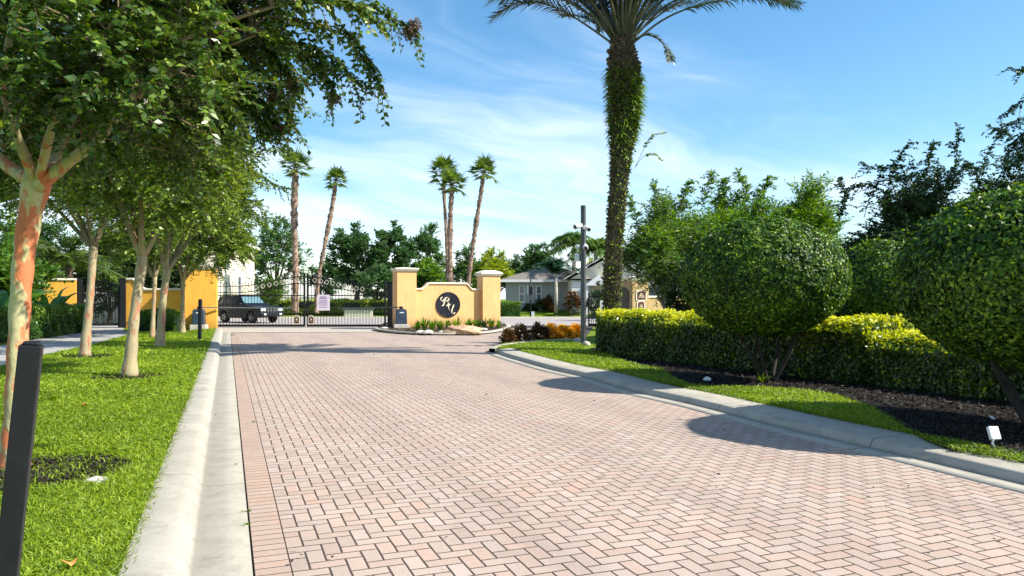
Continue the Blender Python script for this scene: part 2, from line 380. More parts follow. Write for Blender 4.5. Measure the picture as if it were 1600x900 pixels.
M['leaf_date'] = foliage('leaf_date', [(0.0, (0.010, 0.025, 0.012)), (0.5, (0.028, 0.052, 0.024)), (1.0, (0.09, 0.12, 0.06))], 0.35, 0.25)
M['leaf_queen'] = foliage('leaf_queen', [(0.0, (0.03, 0.09, 0.02)), (0.5, (0.09, 0.18, 0.03)), (1.0, (0.26, 0.33, 0.08))], 0.4, 0.35)
M['leaf_bluegreen'] = foliage('leaf_bluegreen', [(0.0, (0.01, 0.045, 0.025)), (0.5, (0.02, 0.08, 0.04)), (1.0, (0.06, 0.14, 0.06))], 0.4, 0.3)
M['leaf_fern'] = foliage('leaf_fern', [(0.0, (0.012, 0.035, 0.005)), (0.45, (0.06, 0.14, 0.012)), (0.8, (0.22, 0.36, 0.03)), (1.0, (0.4, 0.5, 0.08))], 0.45, 0.35)
M['leaf_croton'] = foliage('leaf_croton', [(0.0, (0.20, 0.16, 0.01)), (0.25, (0.70, 0.34, 0.02)), (0.5, (0.82, 0.50, 0.03)), (0.8, (0.75, 0.55, 0.04)), (1.0, (0.45, 0.48, 0.04))], 0.35, 0.35, scale=3)
M['leaf_maroon'] = foliage('leaf_maroon', [(0.0, (0.03, 0.03, 0.012)), (0.5, (0.10, 0.055, 0.02)), (1.0, (0.26, 0.13, 0.03))], 0.35, 0.25)
M['leaf_banana'] = foliage('leaf_banana', [(0.0, (0.02, 0.08, 0.02)), (0.5, (0.05, 0.16, 0.03)), (1.0, (0.18, 0.30, 0.06))], 0.3, 0.35)
M['seed'] = simple('seed', (0.14, 0.09, 0.06), 0.7, var=0.3, scale=20)
M['leaf_grass'] = foliage('leaf_grass', [(0.0, (0.05, 0.10, 0.006)), (0.45, (0.16, 0.26, 0.010)), (0.8, (0.34, 0.44, 0.03)), (1.0, (0.55, 0.53, 0.14))], 0.5, 0.35, scale=0.55)
M['litter'] = foliage('litter', [(0.0, (0.012, 0.010, 0.007)), (0.75, (0.035, 0.027, 0.020)), (1.0, (0.24, 0.19, 0.14))], 0.8, 0.0)

def mat_ground(name, a, b_, c_, scale=2.0, bump=0.02):
    m, t, b = newmat(name); oc = t.node('ShaderNodeNewGeometry').outputs['Position']
    n = t.noise(oc, scale*6, 6, 0.7); n2 = t.noise(oc, scale*0.15, 4, 0.55)
    c = t.ramp(n, [(0.3, a), (0.55, b_), (0.75, c_)])
    c = t.mix(t.m('MULTIPLY', t.sstep(n2, 0.4, 0.7), 0.35), c, a)
    t.put(b.inputs['Base Color'], c); b.inputs['Roughness'].default_value = 0.95; b.inputs['Specular IOR Level'].default_value = 0.1
    bp = t.node('ShaderNodeBump', ins={'Strength': 0.8, 'Distance': bump, 'Height': t.noise(oc, scale*14, 4, 0.7)}); t.l.new(bp.outputs[0], b.inputs['Normal'])
    return m
M['turf'] = mat_ground('turf', (0.07, 0.12, 0.010), (0.14, 0.21, 0.014), (0.22, 0.30, 0.03))
M['mulch'] = mat_ground('mulch', (0.007, 0.006, 0.005), (0.014, 0.011, 0.009), (0.03, 0.023, 0.018), 3.0, 0.03)
M['soil'] = mat_ground('soil', (0.10, 0.07, 0.045), (0.20, 0.15, 0.10), (0.32, 0.26, 0.18), 3.0, 0.02)
M['joint'] = simple('joint', (0.03, 0.025, 0.02), 0.95)

def mat_concrete(name, base, joint=None, off=0.0):
    m, t, b = newmat(name); oc = t.node('ShaderNodeNewGeometry').outputs['Position']
    n = t.noise(oc, 1.6, 6, 0.65); n2 = t.noise(oc, 40, 4, 0.7); n3 = t.noise(oc, 5, 6, 0.7)
    c = t.ramp(n, [(0.25, tuple(x*0.80 for x in base)), (0.75, tuple(min(1, x*1.12) for x in base))])
    c = t.mix(t.m('MULTIPLY', t.sstep(n3, 0.46, 0.70), 0.50), c, tuple(x*0.55 for x in base))
    c = t.mix(t.m('MULTIPLY', n2, 0.45), c, tuple(x*0.62 for x in base))
    c = t.mix(t.m('MULTIPLY', t.sstep(t.noise(oc, 14, 5, 0.75), 0.56, 0.70), 0.45), c, tuple(x*0.5 for x in base))
    c = t.mix(t.m('MULTIPLY', t.sstep(t.noise(t.scalev(oc, (1, 1, 6)), 2.4, 6, 0.72), 0.55, 0.72), 0.5), c, (base[0]*.42, base[1]*.42, base[2]*.38))
    if joint:
        al = t.node('ShaderNodeAttribute', attribute_name='along').outputs['Fac']
        ac = t.node('ShaderNodeAttribute', attribute_name='across').outputs['Fac']
        wob = t.m('MULTIPLY', t.m('SUBTRACT', t.noise(oc, 6, 3), 0.5), 0.02)
        fr = t.m('FRACT', t.m('DIVIDE', t.m('ADD', t.m('ADD', al, off), wob), joint)); d = t.m('MULTIPLY', t.m('MINIMUM', fr, t.m('SUBTRACT', 1.0, fr)), joint)
        jm = t.m('SUBTRACT', 1.0, t.sstep(d, 0.004, 0.012))
        c = t.mix(t.m('MULTIPLY', jm, 0.8), c, tuple(x*0.18 for x in base))
        # dirt collects where the kerb face meets the gutter
        st = t.m('MULTIPLY', t.sstep(t.m('ADD', ac, t.m('MULTIPLY', n3, 0.5)), 0.55, 1.3), 0.75)
        c = t.mix(st, c, tuple(x*0.42 for x in base))
    t.put(b.inputs['Base Color'], c); b.inputs['Roughness'].default_value = 0.88
    bp = t.node('ShaderNodeBump', ins={'Strength': 0.5, 'Distance': 0.004, 'Height': n2}); t.l.new(bp.outputs[0], b.inputs['Normal'])
    return m
M['kerb'] = mat_concrete('kerb_concrete', (0.41, 0.385, 0.32), 2.6, 0.35)
M['walk'] = mat_concrete('walk_concrete', (0.36, 0.35, 0.33))
M['apron'] = mat_concrete('apron_concrete', (0.44, 0.39, 0.33))

def mat_herring():
    m, t, b = newmat('herringbone_pavers'); oc = t.node('ShaderNodeTexCoord').outputs['Object']
    w = 0.1025
    wv = t.node('ShaderNodeVectorMath', operation='MULTIPLY_ADD'); t.l.new(t.noise(oc, 3.0, 2, 0.5, 'Color'), wv.inputs[0]); wv.inputs[1].default_value = (0.012, 0.012, 0); t.l.new(oc, wv.inputs[2])
    sx = t.node('ShaderNodeSeparateXYZ'); t.l.new(wv.outputs[0], sx.inputs[0])
    X = t.m('ADD', t.m('DIVIDE', sx.outputs[0], w), 400.0 - 0.33/w); Y = t.m('ADD', t.m('DIVIDE', sx.outputs[1], w), 400.0)
    i = t.m('FLOOR', X); j = t.m('FLOOR', Y); fx = t.m('SUBTRACT', X, i); fy = t.m('SUBTRACT', Y, j)
    k = t.m('MODULO', t.m('ADD', t.m('SUBTRACT', i, j), 4000.0), 4.0); k = t.m('ROUND', k)
    def eq(v): return t.m('COMPARE', k, float(v), 0.1)
    dl = t.m('ADD', fx, t.m('MULTIPLY', eq(1), 9)); dr = t.m('ADD', t.m('SUBTRACT', 1.0, fx), t.m('MULTIPLY', eq(0), 9))
    db = t.m('ADD', fy, t.m('MULTIPLY', eq(2), 9)); dt = t.m('ADD', t.m('SUBTRACT', 1.0, fy), t.m('MULTIPLY', eq(3), 9))
    d = t.m('MULTIPLY', t.m('MINIMUM', t.m('MINIMUM', dl, dr), t.m('MINIMUM', db, dt)), w)
    bi = t.m('SUBTRACT', i, eq(1)); bj = t.m('SUBTRACT', j, eq(2))
    cb = t.node('ShaderNodeCombineXYZ'); t.l.new(bi, cb.inputs[0]); t.l.new(bj, cb.inputs[1])
    wn = t.node('ShaderNodeTexWhiteNoise', noise_dimensions='2D'); t.l.new(cb.outputs[0], wn.inputs['Vector'])
    rv = wn.outputs['Value']; sep = t.node('ShaderNodeSeparateColor'); t.l.new(wn.outputs['Color'], sep.inputs[0])
    return m, t, b, oc, d, rv, sep, w
def finish_paver(m, t, b, oc, d, rv, sep, warm):
    big = t.noise(oc, 0.55, 5, 0.6); mid = t.noise(oc, 2.2, 4, 0.6); fine = t.noise(oc, 75, 4, 0.75); sp = t.noise(oc, 210, 2, 0.6)
    c = t.ramp(rv, [(0.0, (0.35, 0.275, 0.225)), (0.35, (0.395, 0.315, 0.26)), (0.7, (0.41, 0.33, 0.275)), (0.95, (0.43, 0.36, 0.305)), (1.0, (0.42, 0.285, 0.225))])
    pink = t.sstep(t.m('ADD', t.m('MULTIPLY', big, 0.7), t.m('MULTIPLY', sep.outputs[1], 0.3)), 0.47, 0.62)
    c = t.mix(t.m('MULTIPLY', pink, 0.32), c, (0.46, 0.29, 0.215))
    grey = t.sstep(t.m('ADD', t.m('MULTIPLY', mid, 0.75), t.m('MULTIPLY', sep.outputs[2], 0.25)), 0.50, 0.68)
    c = t.mix(t.m('MULTIPLY', grey, 0.32), c, (0.38, 0.33, 0.265))
    if warm: c = t.mix(t.ramp(mid, [(0.35, (0.05,)*3), (0.65, (0.65,)*3)]), c, (0.44, 0.28, 0.195))
    c = t.mix(t.m('MULTIPLY', t.sstep(fine, 0.48, 0.70), 0.45), c, (0.56, 0.48, 0.42))
    c = t.mix(t.m('MULTIPLY', t.sstep(sp, 0.50, 0.70), 0.45), c, (0.18, 0.13, 0.11))
    stn = t.sstep(t.noise(t.scalev(oc, (1.6, 0.45, 1)), 0.8, 6, 0.68), 0.50, 0.70); c = t.mix(t.m('MULTIPLY', stn, 0.30), c, (0.22, 0.17, 0.14))
    c = t.mix(t.m('MULTIPLY', t.sstep(t.noise(oc, 1.1, 7, 0.7), 0.55, 0.72), 0.35), c, (0.52, 0.45, 0.38))
    xs_ = t.node('ShaderNodeSeparateXYZ'); t.l.new(oc, xs_.inputs[0]); wob_ = t.m('ADD', xs_.outputs[0], t.m('MULTIPLY', t.noise(t.scalev(oc, (0, .12, 0)), 1.0, 2), 1.2))
    trk = t.m('POWER', t.m('ABSOLUTE', t.m('SINE', t.m('MULTIPLY', wob_, 2.0))), 5.0)
    c = t.mix(t.m('MULTIPLY', t.m('MULTIPLY', trk, t.noise(t.scalev(oc, (2.5, .5, 1)), 1.0, 5, .65)), 0.40), c, (0.23, 0.18, 0.155))
    spot = t.sstep(t.noise(oc, 7.0, 2, 0.4), 0.72, 0.77); c = t.mix(t.m('MULTIPLY', spot, 0.6), c, (0.14, 0.11, 0.10))
    jw = t.m('ADD', 0.0026, t.m('MULTIPLY', t.noise(oc, 9, 2), 0.0036))
    jm = t.m('SUBTRACT', 1.0, t.sstep(d, jw, t.m('ADD', jw, 0.003)))
    c = t.mix(t.m('MULTIPLY', jm, 0.93), c, t.mix(t.noise(oc, 3, 3), (0.030, 0.022, 0.018), (0.09, 0.065, 0.05)))
    t.put(b.inputs['Base Color'], c); b.inputs['Roughness'].default_value = 0.85; b.inputs['Specular IOR Level'].default_value = 0.25
    h = t.m('ADD', t.m('MULTIPLY', t.sstep(d, 0.0, 0.010), 1.0), t.m('MULTIPLY', fine, 0.12)); h = t.m('ADD', h, t.m('MULTIPLY', rv, 0.15))
    bp = t.node('ShaderNodeBump', ins={'Strength': 0.9, 'Distance': 0.006, 'Height': h}); t.l.new(bp.outputs[0], b.inputs['Normal'])
    return m
M['pavers'] = finish_paver(*mat_herring()[:7], False)
def mat_soldier():
    m, t, b = newmat('soldier_course'); oc = t.node('ShaderNodeTexCoord').outputs['Object']
    sx = t.node('ShaderNodeSeparateXYZ'); t.l.new(oc, sx.inputs[0])
    Y = t.m('ADD', t.m('DIVIDE', sx.outputs[1], 0.1025), t.m('MULTIPLY', t.noise(oc, 4, 2), 0.08)); j = t.m('FLOOR', Y); fy = t.m('SUBTRACT', Y, j)
    dy = t.m('MULTIPLY', t.m('MINIMUM', fy, t.m('SUBTRACT', 1.0, fy)), 0.1025)
    dx = t.m('MINIMUM', t.m('SUBTRACT', sx.outputs[0], 0.133), t.m('SUBTRACT', 0.334, sx.outputs[0]))
    d = t.m('MINIMUM', t.m('ADD', dy, 0.0012), t.m('SUBTRACT', dx, 0.0015))
    wn = t.node('ShaderNodeTexWhiteNoise', noise_dimensions='1D'); t.l.new(j, wn.inputs['W'])
    sep = t.node('ShaderNodeSeparateColor'); t.l.new(wn.outputs['Color'], sep.inputs[0])
    return finish_paver(m, t, b, oc, d, wn.outputs['Value'], sep, True)
M['soldier'] = mat_soldier()

# ================================================================== THE SETTING
def smooth_path(pts, n=8):
    pts = [Vector(p) for p in pts]; P = [2*pts[0]-pts[1]] + pts + [2*pts[-1]-pts[-2]]; out = []
    for i in range(1, len(P)-2):
        for k in range(n):
            t = k/n; a, b, c, d = P[i-1], P[i], P[i+1], P[i+2]
            out.append(0.5*((2*b) + (c-a)*t + (2*a-5*b+4*c-d)*t*t + (3*b-a-3*c+d)*t**3))
    out.append(pts[-1]); return out
def offset_path(path, off):
    out = []
    for i, p in enumerate(path):
        d = (path[min(i+1, len(path)-1)] - path[max(i-1, 0)]); d.z = 0; d.normalize()
        out.append(Vector((p.x + d.y*off, p.y - d.x*off, p.z)))
    return out
def sweep(name, path, prof, mat, kind='structure'):
    V = []; al = []; ac = []; s = 0.0; n = len(prof); lines = [offset_path(path, o) for o, z, a in prof]
    for i, p in enumerate(path):
        if i: s += (p - path[i-1]).length
        for k, (o, z, a) in enumerate(prof):
            q = lines[k][i]; V.append((q.x, q.y, p.z + z)); al.append(s); ac.append(a)
    Fq = np.array([(i*n+k, i*n+k+1, (i+1)*n+k+1, (i+1)*n+k) for i in range(len(path)-1) for k in range(n-1)])
    me = np_mesh(name, np.array(V), [Fq], mat, {'along': al, 'across': ac})
    bm = bmesh.new(); bm.from_mesh(me); bmesh.ops.recalc_face_normals(bm, faces=bm.faces)
    if sum(f.normal.z for f in bm.faces) < 0: bmesh.ops.reverse_faces(bm, faces=bm.faces)
    bm.to_mesh(me); bm.free()
    o = bpy.data.objects.new(name, me); COL.objects.link(o); o['kind'] = kind; return o
def sheet(name, pts, mat, z=None, kind='structure', yaw=False, thick=0.0):
    b = MB(); P = [Vector(p) for p in pts]
    if z is not None: P = [Vector((p.x, p.y, z)) for p in P]
    b.add(P, [tuple(range(len(P)))])
    me = bpy.data.meshes.new(name); me.from_pydata([tuple(p) for p in P], [], [tuple(range(len(P)))]); me.materials.append(mat)
    bm = bmesh.new(); bm.from_mesh(me)
    for f in bm.faces:
        if f.normal.z < 0: f.normal_flip()
    if thick:
        e = bmesh.ops.extrude_face_region(bm, geom=list(bm.faces)); 
        for v in [x for x in e['geom'] if isinstance(x, bmesh.types.BMVert)]: v.co.z -= thick
        bmesh.ops.recalc_face_normals(bm, faces=bm.faces)
    bmesh.ops.triangulate(bm, faces=bm.faces); bm.to_mesh(me); bm.free()
    if yaw:
        Mi = Matrix.Rotation(-(-YAW), 4, 'Z')          # world -> road frame
        for v in me.vertices: v.co = Mi @ v.co
    o = bpy.data.objects.new(name, me); COL.objects.link(o)
    if yaw: o.rotation_euler = (0, 0, -YAW)
    if kind: o['kind'] = kind
    return o

# far ground, one sheet to the horizon; it rises a little beyond the cross street
def ground_z(x, y):
    t = min(1.0, max(0.0, (y - 57.0) / 7.0)); t = t*t*(3-2*t); return -0.06 + 0.60*t
xs = [-1500, -400, -150, -80, -50, -35, -25, -15, -8, 0, 8, 15, 25, 35, 50, 80, 150, 400, 1500]
ys = [-300, -50, -10, 0, 10, 20, 30, 40, 50, 56, 57, 58, 59, 60, 61, 62, 63, 64, 66, 80, 120, 250, 700, 1800]
V = [(x, y, ground_z(x, y)) for y in ys for x in xs]; nx = len(xs)
Fg = np.array([(j*nx+i, j*nx+i+1, (j+1)*nx+i+1, (j+1)*nx+i) for j in range(len(ys)-1) for i in range(nx-1)])
g = np_obj('ground', np_mesh('ground', np.array(V), [Fg], M['turf'], smooth=True)); g['kind'] = 'structure'

# kerb line on the right: edge between pavers and gutter
kr_px = [(2900, 1092), (2400, 970), (2000, 872), (1600, 772), (1394, 720), (1187, 669), (1056, 634), (971, 614), (899, 592), (844, 579), (800, 566), (772, 557), (757, 550)]
KR = smooth_path([G(x, y) for x, y in kr_px], 8)
sweep('kerb', KR, [(0.0, -0.03, 0), (0.0, 0.006, 0), (0.14, 0.010, 0.25), (0.255, 0.004, 0.9), (0.268, 0.002, 1.1), (0.28, 0.02, .6), (0.315, 0.082, 0.1), (0.35, 0.092, 0), (0.80, 0.112, 0), (0.82, 0.10, .3), (0.82, -0.03, 0.8)], M['kerb'])
# kerb and gutter on the left
KL = [UV(0.13, v) for v in np.linspace(-4, 37.2, 60)][::-1]
sweep('kerb', KL, [(0.0, -0.03, .6), (0.0, 0.006, .6), (0.16, 0.004, 0.62), (0.27, 0.004, 0.80), (0.305, 0.008, 1.0), (0.33, 0.030, 0.5), (0.365, 0.085, 0), (0.40, 0.108, 0), (0.44, 0.118, 0), (0.63, 0.128, 0), (0.65, 0.118, .3), (0.65, -0.03, .8)], M['kerb'])
# road bed under everything, pavers, border course
KRo = offset_path(KR, -0.012)
far_edge = [G(905, 513), G(790, 513), G(782, 519), G(740, 524.5), G(655, 524), G(612, 520.5), G(590, 519.3), G(352, 520.3)]
sheet('road_bed', [UV(0.10, -4), *[p for p in offset_path(KR, 0.1)][:], G(905, 540), G(930, 507), G(330, 507), UV(-0.1, 37)], M['joint'], 0.001-0.012)
road_end_v = 32.3
pav = [UV(0.336, -4.0)] + [p for p in KRo] + [G(775, 545.5), G(905, 535)] + far_edge + [UV(0.336, road_end_v)]
sheet('brick_paving', pav, M['pavers'], 0.004, yaw=True)
sheet('brick_border', [UV(0.142, -4.0), UV(0.332, -4.0), UV(0.332, road_end_v), UV(0.142, road_end_v)], M['soldier'], 0.005, yaw=True)
sheet('gate_apron', [G(350, 519.9), G(590, 519.0), G(612, 518), G(612, 506), G(325, 506), G(337, 515)], M['apron'], 0.008)
sheet('cross_street', [Vector((-90, 41.0, 0)), Vector((90, 41.0, 0)), Vector((90, 56, 0)), Vector((-90, 56, 0))], M['asphalt'], 0.012)
st_k = [Vector((x, 56.0, 0)) for x in np.linspace(-90, 90, 40)][::-1]
sweep('street_kerb', st_k, [(0.0, -0.05, 0), (0.0, 0.02, 0), (0.3, 0.02, .6), (0.32, 0.13, 0), (0.5, 0.14, 0), (0.5, -0.1, 0)], M['kerb'])
for p in (1,): pass
# lawns
sheet('lawn', [UV(-0.515, -4), UV(-0.515, 37.0), G(283, 517, .1), G(283, 512, .1), Vector((-60, 38, 0)), Vector((-60, -4, 0))], M['turf'], 0.105, thick=0.2)
KRg = offset_path(KR, 0.815)
lawn_r = [p for p in KRg if True]
sheet('lawn', [*KRg[8:], G(770, 546.5), G(790, 540.5), G(850, 533.5), G(905, 532.5), G(980, 520), Vector((60, 36, 0)), Vector((60, 2, 0)), Vector((20, 1, 0))], M['turf'], 0.108, thick=0.2)
tipk = smooth_path([G(905, 535.5), G(850, 536.5), G(800, 541.5), G(775, 546.5), G(765, 551.5)], 6)[::-1]
sweep('kerb', tipk, [(-0.02, -0.03, 0), (-0.02, 0.11, 0), (0.0, 0.124, 0), (0.14, 0.124, 0), (0.16, 0.11, .4), (0.16, -0.03, .8)], M['kerb'])
# planting bed with bark mulch on the right
bed_px = [(912, 546), (940, 552), (985, 568), (1035, 580), (1062, 596), (1100, 604), (1200, 607), (1290, 617), (1345, 633), (1392, 657), (1440, 685), (1490, 704)]
bed = smooth_path([G(x, y, .11) for x, y in bed_px], 5)
kr_near = [p for p in KRg if p.y < 6.9][::-1]
sheet('planting_bed', bed + kr_near[:] + [Vector((16, 2, 0)), Vector((16, 26, 0)), Vector((4, 24, 0))], M['mulch'], 0.112)
# island round the entrance sign
isl_px = [(590, 515.5), (600, 518.3), (640, 522.5), (700, 523.8), (745, 522.5), (775, 518.5), (790, 513), (788, 508.5)]
isl = smooth_path([G(x, y) for x, y in isl_px], 6)
sheet('island_bed', isl + [G(600, 507)], M['soil'], 0.10, thick=0.15)
sweep('kerb', isl[::-1], [(0.0, -0.03, .5), (0.0, 0.08, .4), (-0.03, 0.112, 0), (-0.25, 0.115, 0), (-0.26, 0.05, 0)], M['kerb'])
# footpath to the small gate
fp = smooth_path([G(193, 515.5, .11), G(205, 521, .11), G(160, 535, .11), G(70, 556, .11), G(-60, 590, .11), G(-200, 640, .11)], 4)
fp2 = smooth_path([G(-240, 600, .11), G(-60, 552, .11), G(60, 530, .11), G(105, 521, .11), G(124, 515.5, .11)], 4)
sheet('footpath', fp + fp2 + [G(126, 507, .11), G(193, 507, .11)], M['walk'], 0.118)
sheet('footpath', [G(126, 506.8, .0), G(193, 506.8, 0), G(260, 500, 0), G(60, 500, 0)], M['walk'], 0.03)

# ------------------------------------------------------------------ grass blades (stuff)
def inside(poly, X, Y):
    c = np.zeros(len(X), bool); n = len(poly); j = n-1
    for i in range(n):
        xi, yi = poly[i][0], poly[i][1]; xj, yj = poly[j][0], poly[j][1]
        cond = ((yi > Y) != (yj > Y)) & (X < (xj-xi)*(Y-yi)/((yj-yi) or 1e-9) + xi); c ^= cond; j = i
    return c
def scatter(poly, bands, holes=(), pxmin=-40, pxmax=1640):
    P = []; S = []; xs_ = [p[0] for p in poly]; ys_ = [p[1] for p in poly]
    for d0, d1, dens, size in bands:
        y0, y1 = max(d0, min(ys_)), min(d1, max(ys_))
        if y1 <= y0: continue
        x0 = max(min(xs_), (pxmin-800)/F*y1); x1 = min(max(xs_), max((pxmax-800)/F*y1, (pxmax-800)/F*y0))
        n = int((x1-x0)*(y1-y0)*dens); X = RNG.uniform(x0, x1, n); Y = RNG.uniform(y0, y1, n)
        px = 800 + X/Y*F; ok = inside(poly, X, Y) & (px > pxmin) & (px < pxmax)
        for (hx, hy, hr) in holes:
            dd = np.hypot(X-hx, Y-hy); ok &= dd > hr*(0.85 + 0.3*np.sin(np.arctan2(Y-hy, X-hx)*5 + hx)**2*0.6 + RNG.uniform(0, .15, n))
        ok |= (RNG.uniform(0, 1, n) < .13) & inside(poly, X, Y) & (px > pxmin) & (px < pxmax)
        P.append(np.stack([X[ok], Y[ok]], 1)); S.append(np.full(ok.sum(), size))
    return np.concatenate(P), np.concatenate(S)
def grass(name, poly, bands, z, holes=(), label=None, mat='leaf_grass', h=0.045, w=0.0075):
    P2, S = scatter(poly, bands, holes); n = len(P2)
    P = np.concatenate([P2, np.full((n, 1), z)], 1)
    a = RNG.uniform(0, 2*np.pi, n); lean = RNG.uniform(0.2, 1.3, n)
    D = unit(np.stack([np.cos(a)*lean, np.sin(a)*lean, np.ones(n)], 1)); b = a + np.pi/2 + RNG.normal(0, .5, n)
    N = np.stack([np.cos(a), np.sin(a), np.full(n, .2)], 1) + RNG.normal(0, .35, (n, 3))
    patch = 0.5 + 0.5*np.sin(P[:, 0]*2.1 + 1.7*np.sin(P[:, 1]*1.3))*np.sin(P[:, 1]*1.9 + P[:, 0]*.7)
    L = h * RNG.uniform(.55, 1.35, n) * (1 + .35*(S-1)) * (0.8+.4*patch); Wd = w * RNG.uniform(.7, 1.3, n) * S
    Nn = unit(N - D*np.sum(N*D, 1, keepdims=True)); Sd = np.cross(D, Nn)
    mid = P + D*L[:, None]*.55; tip = P + D*L[:, None] + np.stack([np.cos(a), np.sin(a), np.full(n, -.6)], 1)*(L*.35)[:, None]
    W2 = (Wd/2)[:, None]
    V = np.stack([P - Sd*W2, P + Sd*W2, mid + Sd*W2*.9, mid - Sd*W2*.9, tip], 1).reshape(-1, 3); i = np.arange(n)[:, None]*5
    F4 = i + np.array([[0, 1, 2, 3]]); F3 = i + np.array([[3, 2, 4]])
    var = np.repeat(np.clip(RNG.beta(2, 2.2, n)*.9 + .1*patch, 0, 1), 5)
    o = np_obj(name, np_mesh(name, V, [F4, F3], M[mat], {'var': var})); return tag(o, label, 'grass', kind='stuff')
TREES = [(22, 730), (203, 588), (133, 557), (250, 542), (285, 521), (238, 528)]
TB = [G(x, y, .11) for x, y in TREES]
holes = [(TB[0].x+.35, TB[0].y-.15, .62), (TB[1].x, TB[1].y-.1, .62), (TB[2].x+.1, TB[2].y-.1, .65), (TB[3].x, TB[3].y, .35), (G(50, 633, .1).x, G(50, 633, .1).y, .35)]
lawnL = [UV(-0.50, 0), UV(-0.50, 36.6), G(285, 519, .1), G(200, 520, .1)] + [p for p in fp] + [Vector((-14, 0, 0))]
grass('grass', lawnL, [(2.5, 6.2, 8500, .9), (6.2, 10, 4200, 1.25), (10, 17, 1500, 2.0), (17, 37, 520, 3.0)], .105, holes, 'bright green lawn grass growing along the left kerb under the crepe myrtles', h=0.055)
lawnRg = [p for p in KRg if p.y > 5.2] + [G(772, 547.5, .1), G(790, 541.5, .1), G(850, 534.5, .1), G(905, 538, .1)] + bed
grass('grass', lawnRg, [(4, 9, 5200, 1.15), (9, 14, 2400, 1.6), (14, 24, 1100, 2.3)], .108, (), 'green grass strip between the right kerb and the dark planting bed', h=0.06)
# ragged grass fringe creeping over the kerb edges
def fringe(path_fn, n, z, label, jit=0.03):
    t = RNG.uniform(0, 1, n); P = np.array([tuple(path_fn(x)) for x in t]); P[:, :2] += RNG.normal(0, jit, (n, 2)); P[:, 2] = z
    a = RNG.uniform(0, 2*np.pi, n); D = unit(np.stack([np.cos(a), np.sin(a), RNG.uniform(.3, 1.2, n)], 1))
    V, Fq = rhomb_arrays(P, D, rnd_unit(n)*.4 + np.array([0, 0, .8]), RNG.uniform(.03, .075, n), .009)
    o = np_obj('grass', np_mesh('grass', V, [Fq], M['leaf_grass'], {'var': np.repeat(RNG.uniform(0, .6, n), 4)})); tag(o, label, 'grass', kind='stuff')
fringe(lambda t: UV(-0.53, 1.5 + 34*t**1.6), 7000, .108, 'ragged grass fringe hanging over the edge of the left kerb')
KRv = [p for p in KRg if p.y > 4.6]
fringe(lambda t: KRv[min(len(KRv)-2, int(t*(len(KRv)-1)))].lerp(KRv[min(len(KRv)-1, int(t*(len(KRv)-1))+1)], (t*(len(KRv)-1)) % 1), 5000, .112, 'ragged grass fringe along the edge of the right kerb', .03)

# mulch chips and leaf litter (stuff)
def litter(name, poly, bands, z, label, mat='litter', size=(.02, .06), pxmax=1640):
    P2, S = scatter(poly, bands, (), -60, pxmax); n = len(P2); P = np.concatenate([P2, z + RNG.uniform(0, .02, (n, 1))], 1)
    a = RNG.uniform(0, 2*np.pi, n); D = np.stack([np.cos(a), np.sin(a), RNG.normal(0, .25, n)], 1); N = np.array([0, 0, 1]) + RNG.normal(0, .45, (n, 3))
    L = RNG.uniform(size[0], size[1], n)*S
    V, Fq = rhomb_arrays(P, D, N, L, L*RNG.uniform(.3, .6, n))
    o = np_obj(name, np_mesh(name, V, [Fq], M[mat], {'var': np.repeat(RNG.beta(1.2, 2.5, n), 4)})); return tag(o, label, 'litter', kind='stuff')
bed_poly = bed + kr_near + [Vector((14, 3, 0)), Vector((14, 22, 0)), Vector((4, 22, 0))]
litter('leaf_litter', bed_poly, [(3, 9, 800, 1.0), (9, 14, 400, 1.2), (14, 24, 150, 1.6)], .118, 'dark bark mulch and dry fallen leaves covering the right planting bed')
def ring(c, r, k=20): return [Vector((c[0] + r*math.cos(2*math.pi*i/k), c[1] + r*math.sin(2*math.pi*i/k), 0)) for i in range(k)]
for (hx, hy, hr) in holes[:3]:
    litter('leaf_litter', ring((hx, hy), hr), [(2, 40, 2200, .8)], .112, {0: 'leaf litter in the bare ring round the nearest orange-barked tree', 1: 'leaf litter in the bare ring round the pale trunk in mid lawn', 2: 'leaf litter in the bare ring by the tree beside the footpath'}[holes.index((hx, hy, hr))])
    o = sheet('soil', ring((hx, hy), hr*1.0), M['mulch'], .109)
litter('gravel', isl + [G(600, 507)], [(30, 45, 260, 1.4)], .105, 'pale gravel and debris on the island in front of the monogram wall')

# fallen leaves and small stones as things
def curled_leaf(px, py, z, s, rz, label, group):
    p = G(px, py, z); b = MB(); n = 9; pts = []
    for i in range(n):
        a = 2*math.pi*i/n; r = s*(1 if i % 2 else .62); pts.append(Vector((r*math.cos(a), r*.7*math.sin(a), .012 + .018*math.sin(a*2+1))))
    vs = [Vector((0, 0, .004))] + pts
    b.add(vs, [(0, i+1, (i+1) % n + 1) for i in range(n)])
    o = b.build('fallen_leaf', M['fallen_leaf']); o.location = p; o.rotation_euler = (0, 0, rz); tag(o, label, 'fallen leaf', group)
curled_leaf(110, 880, .15, .05, .4, 'orange dry leaf on the lawn at the bottom left, the nearest one', 'fallen leaves on the lawn')
curled_leaf(133, 633, .15, .055, 2, 'orange dry leaf on the lawn between the two front trees', 'fallen leaves on the lawn')

